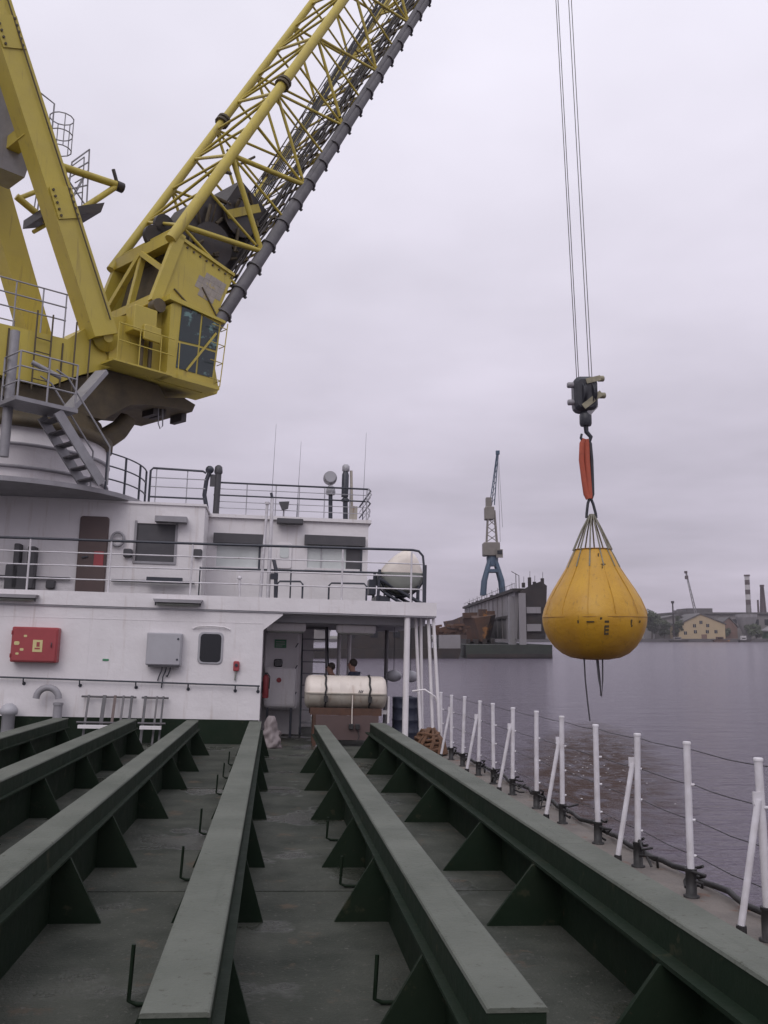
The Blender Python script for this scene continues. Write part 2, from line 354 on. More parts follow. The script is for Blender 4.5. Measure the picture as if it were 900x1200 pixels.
mb = MB(); vs = []
for y, xa, xb in st: vs += [(xa, y, 0), (min(xb, 3.50), y, 0)]
mb.add(vs, [(2 * i, 2 * i + 1, 2 * i + 3, 2 * i + 2) for i in range(len(st) - 1)])
mb.add([(-9.6, -14, -.02), (3.5, -14, -.02), (3.5, -14, -.03), (-9.6, -14, -.03)], [(0, 1, 2, 3)])
deck = solo(mb, 'deck', 'deck', 'worn dark grey steel working deck between the beams', 'deck', (0, 0, 0), kind='structure')
for y in (2.4, 7.2, 12.6):      # plate joints: low weld beads
    b = MB(); b.bar((-9.2, y, .002), (2.0, y, .002), .014, .006); o = b.build('weld_seam', 'deck', deck)
for x in (-5.8, -2.15, 1.22):
    b = MB(); b.bar((x, -3, .002), (x, 18.5, .002), .013, .006); o = b.build('weld_seam', 'deck', deck)
mb = MB(); mb.add([(2.12, -8, .004), (3.48, -8, .004), (3.48, 18.5, .004), (2.12, 18.5, .004)], [(0, 1, 2, 3)])
solo(mb, 'side_deck', 'side_deck', 'narrow beige rust stained walkway under the white guard rail', 'deck', (2.9, 0, .004), kind='structure')

# ------------------------------------------------------------------ support beams on the deck
GY = [4.35, 6.40, 8.00, 10.30, 12.50, 14.40, 16.70]
ZT = .57
KB = .911
def gusset_mesh(xa, xb, y, zt, xt):
    m = MB(); t = .014
    m.prism([(xa, zt), (xa, 0.0), (xb, 0.0), (xt, zt)], y - t, y + t); return m
def beam(xc, wd, y0, y1, footL, footR, label, joints, nm='support_beam'):
    xc *= KB; wd *= KB; y0 = y0 * KB if y0 > 0 else y0; y1 *= KB; joints = [j * KB for j in joints]
    t = thing(nm, label, 'beam', (xc, (y0 + y1) / 2, 0), 'grey topped green beams along the working deck')
    xa, xb = xc - wd / 2, xc + wd / 2
    ys = [y0] + [j for j in joints if y0 < j < y1] + [y1]
    for a, b in zip(ys[:-1], ys[1:]):
        m = MB(); e = .004 if b < y1 else 0; c = .012
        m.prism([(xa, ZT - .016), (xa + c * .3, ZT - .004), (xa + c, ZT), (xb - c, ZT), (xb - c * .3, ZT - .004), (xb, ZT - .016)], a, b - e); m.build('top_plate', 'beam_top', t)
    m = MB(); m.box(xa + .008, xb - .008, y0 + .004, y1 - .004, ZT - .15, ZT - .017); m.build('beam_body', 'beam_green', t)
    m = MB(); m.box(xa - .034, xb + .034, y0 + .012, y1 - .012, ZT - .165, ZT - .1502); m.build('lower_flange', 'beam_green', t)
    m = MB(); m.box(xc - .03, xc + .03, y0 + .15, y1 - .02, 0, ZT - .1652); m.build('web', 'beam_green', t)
    for y in GY:
        if not (y0 < y < y1): continue
        for s, rc in ((-1, footL), (1, footR)):
            gusset_mesh(xc + s * .031, xc + s * (wd / 2 + rc), y, ZT - .1655, xc + s * (wd / 2 + min(.03, rc * .2))).build('gusset', 'beam_green', t)
    return t
beam(-.29, .25, 3.54, 18.75, .20, .16, 'beam that runs to the corner of the white wall and ends short', (9.4,))
beam(.945, .235, 3.53, 18.0, .28, .26, 'beam that runs to the life raft canister and ends short', (7.12,))
beam(-1.51, .235, -2, 18.75, .27, .25, 'beam running to the wall below the grey electrical cabinet', (5.0, 11.6))
beam(-2.71, .275, -2, 18.75, .27, .25, 'beam running to the wall between the leaning frames', (8.1, 14.3))
beam(-4.0, .28, -2, 18.75, .27, .25, 'beam running to the wall beside the curved pipe', (6.6, 15.0))
beam(-5.3, .28, -2, 18.75, .27, .25, 'beam running to the wall below the red fire box', (9.0,))
# outer coaming beam, wider and with large gussets towards the deck
t = thing('coaming_beam', 'long green outer beam with a grey top beside the white guard rail', 'beam', (2.15, 8, 0), 'grey topped green beams along the working deck')
ce = lambda y: 1.863 if y < 8 else 1.863 - .006 * (y - 8)
CX = 2.10
for a, b in zip((-2, 6.0, 11.7), (6.0, 11.7, 17.2)):
    m = MB(); c = .012
    def prof2(y): return [(ce(y), y, ZT - .018), (ce(y) + .006, y, ZT - .004), (ce(y) + c + .003, y, ZT), (CX - c, y, ZT), (CX, y, ZT - .018)]
    p = prof2(a) + prof2(b - .004); m.add(p, [(0, 1, 2, 3, 4), (9, 8, 7, 6, 5)] + [(i, (i + 1) % 5, 5 + (i + 1) % 5, 5 + i) for i in range(5)]); m.build('top_plate', 'beam_top', t)
def skew(x0, x1, z0, z1, name, mat='beam_green'):
    m = MB(); p = []
    for y in (-1.99, 8, 17.19): p += [(ce(y) + x0, y, z0), (x1, y, z0), (x1, y, z1), (ce(y) + x0, y, z1)]
    m.add(p, [(0, 1, 2, 3), (11, 10, 9, 8)] + [(4 * i + k, 4 * i + (k + 1) % 4, 4 * i + 4 + (k + 1) % 4, 4 * i + 4 + k) for i in range(2) for k in range(4)]); return m.build(name, mat, t)
skew(.007, CX - .007, ZT - .165, ZT - .019, 'beam_body'); skew(-.075, CX + .01, ZT - .185, ZT - .1652, 'lower_flange'); skew(.10, CX - .05, 0, ZT - .1852, 'web')
for y in [2.1] + GY: gusset_mesh(ce(y) + .101, 1.47, y - .12, ZT - .1855, ce(y) - .085).build('gusset', 'beam_green', t)

# bent lashing rods standing on the deck beside the beams
def rod(x, y, h, foot, label):
    m = MB(); r = .011
    m.path([(x, y, h), (x - .004, y, h * .5), (x - .008, y, .03), (x + foot * .03, y, r + .003), (x + foot * .14, y, r + .001)], r, n=6)
    solo(m, 'lashing_rod', 'beam_green', label, 'rod', (x, y, 0), 'bent rods standing on the deck')
for i, y in enumerate((4.93, 7.51, 9.37, 12.0, 13.6, 15.2)): rod(-.62, y, (.29, .26, .25, .25, .22, .22)[i], 1, '%s bent rod from the cut end of the beam that points at the wall corner' % ('first', 'second', 'third', 'fourth', 'fifth', 'sixth')[i])
for i, y in enumerate((4.90, 7.3, 9.1)): rod(.585, y, (.24, .23, .22)[i], 1, '%s bent rod from the cut end of the beam that points at the raft canister' % ('first', 'second', 'third')[i])

# ------------------------------------------------------------------ guard rail on the starboard deck edge
gr = thing('guard_rail', 'white steel guard rail with wires along the deck edge above the water', 'railing', (3.2, 10, 0))
SY = [1.9, 2.9, 3.9, 4.92, 5.87, 6.97, 8.0, 9.0, 10.12, 11.12, 12.25, 13.32, 14.3, 15.5, 16.5, 17.5]
BR = {3.9, 5.87, 8.0, 10.12, 12.25, 14.3, 16.5}
for y in SY:
    lx = random.uniform(-.022, .022); ly = random.uniform(-.025, .025); h = 1.12 + random.uniform(-.012, .012)
    m = MB(); m.path([(3.2, y, .19), (3.2 + lx, y + ly, h)], .027, n=10)
    for z in (.30, .56, .82): m.tube((3.2, y, z), (3.245, y, z), .012, n=6)
    p = m.build('post', 'rail_white', gr)
    m = MB(); m.lathe([(.031, 0), (.032, .016), (.027, .022)], (3.2 + lx, y + ly, h - .004), n=10); m.build('cap', 'rail_white', p)
    m = MB(); m.lathe([(.06, .004), (.06, .018), (.041, .02), (.041, .185), (.045, .19), (.045, .21)], (3.2, y, 0), n=10); m.build('socket', 'black_rubber', p)
    m = MB()
    for k in range(3):
        a = random.random() * 6; q0 = V3((3.24, y, .13 + .05 * k))
        m.path([q0 + V3((.05 * math.cos(a + j * .9) + .02 * j * random.uniform(-.5, .8), (.06 + .02 * j) * math.sin(a + j * .9), -.03 * j * random.random())) for j in range(6)], .012, n=5)
    m.build('lashing', 'black_rubber', p)
    if y in BR:
        m = MB(); m.tube((3.02, y, .10), (3.165, y, .87), .023, n=8); m.box(3.13, 3.2, y - .008, y + .008, .84, .92); br = m.build('brace', 'rail_white', gr)
        m = MB(); m.lathe([(.034, .004), (.034, .10)], (3.02, y, 0), n=8); m.build('foot', 'black_rubber', br)
for z in (.30, .56, .82, 1.08):
    m = MB(); pts = []
    for a, b in zip(SY[:-1], SY[1:]):
        for k in range(4): u = k / 4; pts.append((3.245, a + (b - a) * u, z - .016 * u * (1 - u) * 4 * random.uniform(.5, 1)))
    pts.append((3.245, SY[-1], z)); m.path(pts, .0038, n=5); m.build('wire', 'wire', gr)

# ================================================================== DECKHOUSE
YW = 18.9
dh = thing('deckhouse', 'white painted lower deckhouse with a passage under the bridge deck', 'deckhouse', (-4, YW, 0))
m = MB()      # front wall with window opening; bottom starts above the green coaming
def wall_grid(m, xs_, zs_, y0, y1, holes):
    for i in range(len(xs_) - 1):
        for j in range(len(zs_) - 1):
            if (i, j) in holes: continue
            m.box(xs_[i], xs_[i + 1], y0, y1, zs_[j], zs_[j + 1])
wx0, wx1, wz0, wz1 = -1.465, -1.03, 1.575, 2.155
m.box(-9.4, wx0, YW, YW + .12, .47, 2.60); m.box(wx1, -.22, YW, YW + .12, .47, 2.60); m.box(wx0, wx1, YW, YW + .12, .47, wz0); m.box(wx0, wx1, YW, YW + .12, wz1, 2.60)
m.build('front_wall', 'white_paint', dh)
for x in (-5.9, -3.62, -.98):
    m = MB(); m.bar((x, YW - .001, .47), (x, YW - .001, 2.6), .012, .007, up=(0, 1, 0)); m.build('weld_bead', 'white_paint', dh)
m = MB(); m.bar((-9.4, YW - .001, 2.38), (-.23, YW - .001, 2.38), .007, .012); m.build('weld_bead', 'white_paint', dh)
m = MB(); m.box(-9.4, -.24, YW - .02, YW + .10, 0.002, .469); m.build('base_coaming', 'beam_green', dh)
m = MB(); m.box(-.34, -.22, YW + .121, 24, .0, 2.60); m.build('passage_wall', 'white_paint', dh)
m = MB(); m.prism([(-.219, 2.598), (-.219, 2.25), (.16, 2.56), (.16, 2.598)], YW, YW + .10); m.build('corner_bracket', 'white_paint', dh)
m = MB(); m.box(-9.4, 3.31, YW - .03, 25.2, 2.601, 2.63); m.build('deck_underside', 'cabinet_grey', dh)
m = MB(); m.box(-9.4, 3.31, YW - .05, YW + .02, 2.6301, 2.905); m.box(3.24, 3.31, YW + .021, 25.2, 2.6301, 2.90); m.build('deck_fascia', 'white_paint', dh)
m = MB(); m.box(-9.4, 3.235, YW + .022, 25.2, 2.6301, 2.86); m.build('bridge_deck', 'deck', dh)
for y in (19.6, 20.6, 21.7, 22.8, 24):
    m = MB(); m.box(-.2, 3.2, y, y + .05, 2.45, 2.6005); m.build('deck_beam', 'cabinet_grey', dh)
m = MB(); m.box(-.22, 1.02, 24.0, 24.1, 0, 2.6); m.build('rear_wall', 'white_paint', dh)
# window: frame, pane and rain gutter
wnd = MB(); wnd.rbox(wx0 - .03, wx1 + .03, YW - .025, YW + .02, wz0 - .03, wz1 + .03, .09)
wf = wnd.build('window', 'cabinet_grey', dh)
m = MB(); m.rbox(wx0 + .012, wx1 - .012, YW - .032, YW - .0255, wz0 + .012, wz1 - .012, .075); m.build('pane', 'window_dark', wf)
m = MB(); m.path([(-1.62, YW - .03, 2.24), (-1.5, YW - .05, 2.285), (-1.25, YW - .055, 2.30), (-1.0, YW - .05, 2.285), (-.88, YW - .03, 2.24)], .013, n=6); m.build('rain_gutter', 'white_paint', wf)
# posts of the passage and leaning pipes
m = MB(); m.tube((2.72, 18.6 + .36, 0), (2.72, 18.96, 2.6), .062, n=12); m.lathe([(.11, 0), (.11, .02)], (2.72, 18.96, .001), n=12); m.build('post', 'white_paint', dh)
for x, y in ((1.86, 23.0), (1.62, 23.2), (2.79, 23.0)):
    m = MB(); m.tube((x, y, 0), (x, y, 2.6), .05, n=10); m.build('post', 'white_paint' if x < 2 else 'pipe_grey', dh)
for (xa, xb, zb, y) in ((2.93, 3.10, .06, 19.2), (3.06, 3.15, .06, 19.35), (3.18, 3.34, .06, 19.1), (3.27, 3.47, .06, 19.0)):
    m = MB(); m.tube((xa, y, 2.6), (xb - .02, y - .05, zb), .034, n=8); m.build('support_pipe', 'white_paint', dh)
m = MB(); m.path([(2.86, 19.0, 1.1), (3.1, 18.9, 1.14), (3.32, 18.95, 1.0), (3.40, 19.05, .85)], .02, n=6); m.build('rail_bend', 'white_paint', dh)
# handrail on the wall
hr = thing('wall_handrail', 'thin dark handrail on brackets along the white wall', 'handrail', (-2.7, YW - .1, 1.18))
m = MB(); m.tube((-7.5, YW - .09, 1.235), (-.24, YW - .09, 1.14), .017, n=7); m.build('rail', 'dark_rail', hr)
for x in (-6.7, -5.75, -4.78, -3.72, -2.65, -1.64, -.72, -.27):
    z = 1.14 + (-.24 - x) * .0131; m = MB(); m.path([(x, YW - .09, z - .015), (x, YW - .085, z - .06), (x, YW - .03, z - .10), (x, YW + .002, z - .11)], .014, n=6); m.lathe([(.035, 0), (.035, .012)], (x, YW - .012, z - .11), axis=(0, 1, 0), n=8); m.build('bracket', 'dark_rail', hr)

# red fire box
fb = thing('fire_box', 'red steel fire hose box with a cream label on the white wall', 'fire box', (-4.6, YW, 1.5))
m = MB(); m.rbox(-5.03, -4.16, YW - .22, YW - .002, 1.50, 2.175, .03); m.build('cabinet', 'red_box', fb)
m = MB(); m.rbox(-5.0, -4.19, YW - .235, YW - .2205, 1.53, 2.145, .03); dr = m.build('door', 'red_box', fb)
m = MB(); m.box(-4.62, -4.44, YW - .239, YW - .2355, 1.70, 1.93); m.build('label_plate', 'cream_label', dr)
m = MB(); m.box(-4.58, -4.48, YW - .2415, YW - .2395, 1.75, 1.78); m.box(-4.55, -4.49, YW - .2415, YW - .2395, 1.80, 1.89); m.build('label_mark', 'red_box', dr)
for (x, z, s) in ((-4.92, 1.86, .05), (-4.82, 1.74, .035), (-4.77, 2.0, .03), (-4.9, 1.66, .03)):
    m = MB(); m.rbox(x - s, x + s, YW - .2385, YW - .2355, z - s * .7, z + s * .7, s * .5); m.build('worn_patch', 'cream_label', dr)
for z in (1.62, 2.06):
    m = MB(); m.tube((-5.025, YW - .232, z - .04), (-5.025, YW - .232, z + .04), .014, n=6); m.build('hinge', 'red_box', fb)
m = MB(); m.path([(-4.27, YW - .235, 1.80), (-4.27, YW - .26, 1.80), (-4.27, YW - .26, 1.88), (-4.27, YW - .235, 1.88)], .009, n=5); m.build('handle', 'dark_rail', dr)
# grey electrical cabinet
ec = thing('electrical_cabinet', 'grey electrical cabinet with cables below on the white wall', 'cabinet', (-2.14, YW, 1.5))
m = MB(); m.rbox(-2.475, -1.80, YW - .22, YW - .002, 1.50, 2.135, .025); m.build('body', 'cabinet_grey', ec)
m = MB(); m.rbox(-2.455, -1.82, YW - .235, YW - .2205, 1.52, 2.115, .02); d_ = m.build('door', 'cabinet_grey', ec)
for z in (1.62, 2.02):
    m = MB(); m.lathe([(.022, 0), (.018, .014)], (-1.87, YW - .2355, z), axis=(0, -1, 0), n=8); m.build('lock', 'dark_rail', d_)
m = MB(); m.box(-2.42, -1.85, YW - .2, YW - .03, 1.465, 1.499); m.build('gland_plate', 'visor', ec)
for x, zz_ in ((-2.16, 1.30), (-2.08, 1.16), (-2.0, 1.40)):
    m = MB(); m.path([(x, YW - .1, 1.47), (x - .01, YW - .09, 1.40), (x - .06, YW - .05, 1.28), (x - .08, YW - .03, zz_ - .1)], .013, n=6); m.build('cable', 'dark_rail', ec)
# floodlight lamps under the deck edge
for x0, x1, lb in ((-5.75, -4.62, 'long lamp housing under the deck edge above the red fire box'), (-2.41, -1.44, 'long lamp housing under the deck edge above the grey electrical cabinet')):
    lm = thing('strip_lamp', lb, 'lamp', ((x0 + x1) / 2, YW - .12, 2.7), 'strip lamps on the white wall')
    m = MB(); m.prism([(x0, 2.80), (x0 + .04, 2.735), (x1 - .04, 2.735), (x1, 2.80)], YW - .24, YW - .051); m.build('housing', 'grey_steel', lm)
    m = MB(); m.tube((x0 + .08, YW - .15, 2.705), (x1 - .08, YW - .15, 2.705), .03, n=8); m.build('tube', 'raft_grey', lm)
    for x in (x0 + .05, x1 - .05):
        m = MB(); m.box(x - .015, x + .015, YW - .17, YW - .13, 2.67, 2.734); m.build('end_holder', 'visor', lm)
# alarm handset by the passage
al = thing('alarm_call_point', 'small dark red call point on the wall beside the passage', 'call point', (-.72, YW, 1.3))
m = MB(); m.rbox(-.78, -.66, YW - .09, YW - .002, 1.42, 1.62, .03); m.build('housing', 'red_box', al)
m = MB(); m.path([(-.72, YW - .05, 1.42), (-.73, YW - .045, 1.34), (-.735, YW - .03, 1.24)], .018, n=6); m.build('cable', 'raft_grey', al)
m = MB(); m.lathe([(.035, 0), (.03, .02)], (-.72, YW - .0905, 1.54), axis=(0, -1, 0), n=8); m.build('button', 'dark_rail', al)
solo(MB().rbox(-3.33, -3.21, YW - .012, YW - .002, 1.56, 1.60, .01), 'wall_sticker', 'sign_green', 'tiny green sticker on the white wall right of the fire box', 'sticker', (-3.27, YW, 1.58))
# curved goose neck pipe
gn = thing('gooseneck_pipe', 'grey curved gooseneck vent pipe against the white wall', 'vent pipe', (-4.05, YW - .25, 0))
m = MB(); m.tube((-4.06, YW - .22, 0), (-4.06, YW - .22, .72), .085, n=12); m.build('stem', 'grey_steel', gn)
m = MB(); m.path([(-4.27 + .21 * math.cos(R(a)), YW - .22, .82 + .21 * math.sin(R(a))) for a in range(0, 181, 20)], .065, n=10); m.build('bend', 'grey_steel', gn)
m = MB(); m.lathe([(.10, 0), (.10, .05)], (-4.06, YW - .22, .70), n=12); m.build('collar', 'galvanised', gn)
mb = MB(); mb.lathe([(.10, 0), (.12, .03), (.12, .5), (.16, .52), (.17, .6), (.12, .68), (.05, .72)], (-4.95, YW - .25, 0), n=14)
solo(mb, 'mushroom_vent', 'cabinet_grey', 'small grey mushroom vent near the curved pipe', 'vent', (-4.95, YW - .25, 0))
# leaning frames by the wall
def frame_rack(x0, x1, bars, label):
    t = thing('tubular_frame', label, 'frame', ((x0 + x1) / 2, 18.55, 0), 'frames leaning on the white wall')
    y0, y1 = 18.50, 18.82
    for z, yy in ((.87, y1), (.40, y0)):
        m = MB(); m.tube((x0, yy, z), (x1, yy, z), .02, n=7); m.build('cross_bar', 'pipe_grey', t)
    for x, wd, mt in bars:
        m = MB(); m.bar((x, y0 - .06, .0), (x, y1 - .022, .90), wd, .03, up=(0, 1, 0)); m.build('upright', mt, t)
    m = MB(); m.box(x0 + .06, x1 - .06, y0 - .17, y0 - .05, .30, .36); m.build('foot_board', 'white_paint', t)
frame_rack(-3.66, -2.62, [(-3.52, .04, 'pipe_grey'), (-3.22, .07, 'visor'), (-3.02, .05, 'door_brown'), (-2.86, .04, 'pipe_grey'), (-2.70, .05, 'visor')], 'wider leaning tubular frame beside the curved pipe')
frame_rack(-2.52, -2.0, [(-2.44, .05, 'visor'), (-2.22, .035, 'pipe_grey'), (-2.10, .035, 'visor')], 'narrow leaning tubular frame below the electrical cabinet')

# ------------------------------------------------------------------ things in the passage
# life raft canister
def raft(name, c, ln, r, axis, label, lo_mat, ship=True, group='life raft canisters'):
    t = thing(name, label, 'life raft', (c[0], c[1], c[2] - r), group)
    e = .16 if axis == 'y' else .09
    prof = [(r * .55, -ln / 2), (r * .82, -ln / 2 + e * .25), (r * .95, -ln / 2 + e * .7), (r, -ln / 2 + e * 1.2)]
    for k in (-.32, -.2, -.08, .04, .16, .28): prof += [(r, k * ln - .012), (r * 1.012, k * ln), (r, k * ln + .012)]
    prof += [(rr, -zz_) for rr, zz_ in reversed(prof[:4])]
    return t, prof
rc = V3((1.50, 19.15, 1.03)); t, prof = raft('life_raft_canister', rc, 1.66, .345, 'x', 'white life raft canister with black straps on a rusty cradle in the passage', None)
ax = (1, 0, 0)
def half(m, prof, c, ax, lo, hi): m.lathe(prof, c, axis=ax, n=14, a0=lo, a1=hi); return m
o_ = V3(ax).orthogonal()
def halves(t, prof, c, ax, r, ln, mats, peak=False):
    """two half shells split at the horizontal plane"""
    axv = V3(ax); e1 = V3((0, 1, 0)) if abs(axv.x) > .5 else V3((1, 0, 0)); up = V3((0, 0, 1))
    for nm, sgn, mt in (('upper_shell', 1, mats[0]), ('lower_shell', -1, mats[1])):
        m = MB(); k = 14; vs = []
        for rr, z in prof:
            for i in range(k + 1):
                a = math.pi * i / k; q_ = math.sin(a); vs.append(V3(c) + axv * z + e1 * (rr * math.cos(a)) + up * (sgn * (rr * q_ * (1.0 if sgn > 0 else .92) + .004)) if not (peak and sgn > 0) else V3(c) + axv * z + e1 * (rr * (math.cos(a) * (.97 - .10 * q_) + .20 * q_ ** 2)) + up * (rr * 1.06 * q_ ** 1.55 + .004))
        fs = [(i * (k + 1) + j, i * (k + 1) + j + 1, (i + 1) * (k + 1) + j + 1, (i + 1) * (k + 1) + j) for i in range(len(prof) - 1) for j in range(k)]
        fs += [tuple(range(k + 1)), tuple(range(len(prof) * (k + 1) - 1, (len(prof) - 1) * (k + 1) - 1, -1))]
        m.add(vs, fs, True); m.build(nm, mt, t)
    m = MB(); pl = [V3(c) + axv * z + e1 * (rr + .022) for rr, z in prof] + [V3(c) + axv * z - e1 * (rr + .022) for rr, z in reversed(prof)]
    n_ = len(pl); m.add([p + up * .012 for p in pl] + [p - up * .012 for p in pl], [tuple(range(n_)), tuple(range(2 * n_ - 1, n_ - 1, -1))] + [(i, (i + 1) % n_, n_ + (i + 1) % n_, n_ + i) for i in range(n_)]); m.build('seam_flange', mats[1], t)
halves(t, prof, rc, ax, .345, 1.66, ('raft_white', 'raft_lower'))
for dx in (-.42, .47):
    m = MB(); m.path([(rc.x + dx + .012 * math.sin(a), rc.y + math.cos(R(a)) * .366, rc.z + math.sin(R(a)) * .362) for a in range(-60, 241, 15)], .021, n=6); st_ = m.build('strap', 'black_rubber', t)
    m = MB(); m.box(rc.x + dx - .04, rc.x + dx + .04, rc.y - .40, rc.y - .36, rc.z - .17, rc.z - .05); m.build('buckle', 'black_rubber', st_)
m = MB()
for k in range(6): m.bar((rc.x + .24 + .03 * (k % 3), rc.y - .352 + .03 * (k // 3), rc.z + .02 + .06 * (k // 3)), (rc.x + .26 + .035 * (k % 3), rc.y - .340 + .03 * (k // 3), rc.z + .07 + .06 * (k // 3)), .012, .012)
m.build('marking', 'visor', t)
m = MB(); m.box(rc.x - .72, rc.x + .72, rc.y - .30, rc.y - .22, .60, .74); m.box(rc.x - .72, rc.x + .72, rc.y + .22, rc.y + .30, .60, .74)
for x in (-.66, .66): m.box(rc.x + x - .04, rc.x + x + .04, rc.y - .2199, rc.y + .2199, .61, .72)
m.build('cradle', 'rust_brown', t)
for x in (-.62, .62):
    for y in (-.26, .26): m = MB(); m.box(rc.x + x - .035, rc.x + x + .035, rc.y + y - .035, rc.y + y + .035, 0, .5998); m.build('cradle_leg', 'rust_brown', t)
m = MB(); m.box(rc.x - .6, rc.x + .66, rc.y - .32, rc.y - .3005, .12, .598); m.build('cradle_board', 'door_brown', t)
for x in (.06, .19): m = MB(); m.rbox(rc.x + x, rc.x + x + .09, rc.y - .40, rc.y - .3205, .33, .44, .02); m.build('shackle_weight', 'black_rubber', t)
m = MB(); m.path([(rc.x + .12, rc.y - .36, 1.0), (rc.x + .115, rc.y - .37, .7), (rc.x + .12, rc.y - .365, .44)], .012, n=5); m.build('lanyard', 'raft_white', t)
m = MB(); m.box(rc.x + .86, rc.x + .90, rc.y - .12, rc.y + .1, .45, .98); m.box(rc.x + .66, rc.x + .8599, rc.y - .05, rc.y + .05, .62, .70); m.build('end_bracket', 'white_paint', t)
m = MB(); m.path([(rc.x + .24, rc.y - .36, .33), (rc.x + .27, rc.y - .38, .2), (rc.x + .23, rc.y - .40, .1)], .01, n=5); m.build('rope_end', 'black_rubber', t)

# white door with green sign
dr = thing('weathertight_door', 'white door with a green sign at the back of the passage', 'door', (.18, 21.5, .5))
m = MB(); m.rbox(-.20, .58, 21.45, 21.56, .52, 2.30, .10); m.build('leaf', 'white_paint', dr)
m = MB(); m.box(-.215, .64, 21.561, 21.66, 0, 2.45); m.build('bulkhead', 'white_paint', dr)
m = MB(); m.box(.02, .29, 21.43, 21.449, 1.93, 2.12); m.build('sign', 'sign_green', dr)
m = MB(); m.box(.05, .26, 21.427, 21.4295, 2.06, 2.075); m.box(.05, .26, 21.427, 21.4295, 2.01, 2.025); m.box(.05, .2, 21.427, 21.4295, 1.965, 1.98); m.build('sign_lettering', 'chimney_white', dr)
m = MB(); m.lathe([(.05, 0), (.05, .02)], (.14, 21.4495, 1.28), axis=(0, -1, 0), n=12); m.build('red_disc', 'red_box', dr)
m = MB(); m.rbox(.03, .22, 21.40, 21.4495, 1.5, 1.68, .04); m.build('port_light', 'window_dark', dr)
for z in (.9, 1.5, 2.0): m = MB(); m.bar((.50, 21.43, z - .05), (.56, 21.42, z + .05), .02, .02); m.build('dog_handle', 'dark_rail', dr)
# low white locker in front of door, and red extinguisher
lk_ = thing('deck_locker', 'low white rounded locker in front of the passage door', 'locker', (.18, 21.0, 0))
m = MB(); m.rbox(-.16, .52, 20.85, 21.25, .62, 1.50, .07); m.build('body', 'white_paint', lk_)
m = MB(); m.rbox(-.12, .48, 20.835, 20.8495, .68, 1.44, .06); m.build('lid', 'white_paint', lk_)
for x in (-.1, .42): m = MB(); m.box(x, x + .05, 20.9, 21.2, 0, .6198); m.build('leg', 'dark_rail', lk_)
m = MB(); m.lathe([(.055, 0), (.055, .015)], (.15, 20.8345, 1.22), axis=(0, -1, 0), n=12); m.build('red_mark', 'red_box', lk_)
ex = thing('fire_extinguisher', 'red fire extinguisher hanging on the passage wall', 'extinguisher', (-.12, 20.2, .85))
m = MB(); m.lathe([(.06, 0), (.07, .03), (.07, .42), (.05, .47), (.025, .5)], (-.13, 20.2, .85), n=12); m.build('cylinder', 'red_box', ex)
m = MB(); m.box(-.16, -.10, 20.15, 20.25, 1.351, 1.39); m.path([(-.1, 20.15, 1.37), (-.05, 20.12, 1.3), (-.06, 20.13, 1.05)], .012, n=5); m.build('valve', 'black_rubber', ex)
m = MB(); m.box(-.219, -.2001, 20.12, 20.28, .95, 1.2); m.build('bracket', 'dark_rail', ex)
# steep stair
sr = thing('steep_stair', 'grey steel stair with open treads behind the life raft canister', 'stair', (.95, 22, 0))
for x in (.66, 1.26):
    m = MB(); m.bar((x, 21.15, .03), (x, 22.9, 2.55), .04, .16, up=(0, -1, .6)); m.build('stringer', 'galvanised', sr)
    m = MB(); m.path([(x, 20.95, .05), (x, 20.95, .9), (x, 21.2, 1.4), (x, 22.3, 2.55)], .02, n=6); m.build('handrail', 'dark_rail', sr)
for k in range(9):
    z = .28 + k * .27; y = 21.15 + (z - .03) * .694; m = MB(); m.box(.681, 1.239, y - .11, y + .11, z - .015, z + .015); m.build('tread', 'grey_steel', sr)
# ceiling lamps in passage
for x, y, lb in ((.25, 19.9, 'white lamp box under the passage roof by the wall corner'), (1.75, 19.9, 'white lamp box under the passage roof above the life raft canister')):
    l_ = thing('ceiling_lamp', lb, 'lamp', (x, y, 2.3), 'lamps under the passage roof')
    m = MB(); m.rbox(x - .42, x + .42, y, y + .22, 2.27, 2.45, .04); m.build('housing', 'white_paint', l_)
    m = MB(); m.rbox(x - .38, x + .38, y + .03, y + .19, 2.235, 2.2695, .015); m.build('diffuser', 'raft_grey', l_)
# barrel, floats, rope, bag
br = thing('dark_drum', 'dark blue drum standing behind the white passage post', 'drum', (2.80, 19.45, 0))
m = MB(); pr = [(.28, 0), (.30, .015), (.29, .03)]
for k in range(1, 4): pr += [(.285, k * .25 - .02), (.298, k * .25), (.285, k * .25 + .02)]
pr += [(.29, .93), (.30, .945), (.28, .96)]; m.lathe(pr, (2.80, 19.45, 0), n=20); m.build('shell', 'barrel_blue', br)
m = MB(); m.lathe([(.27, .9605), (.27, .966)], (2.80, 19.45, 0), n=20); m.lathe([(.04, .967), (.035, .985)], (2.9, 19.5, 0), n=8); m.build('lid', 'barrel_blue', br)
for x, y, lb in ((2.78, 21.4, 'round grey float hanging left of the passage post'), (3.14, 21.2, 'round pale float hanging right of the passage post')):
    f_ = thing('round_float', lb, 'float', (x, y, 1.2), 'round floats hanging by the passage post')
    m = MB(); m.ball((x, y, 1.36), .15, 14, (1.25, 1, .9)); m.build('ball', 'cabinet_grey', f_)
    m = MB(); m.tube((x, y, 1.47), (x, y, 2.6), .008, n=5); m.build('line', 'wire', f_)
rp = thing('rope_heap', 'heap of brown mooring rope on the deck edge beside the guard rail', 'rope', (2.92, 17.35, 0))
m = MB()
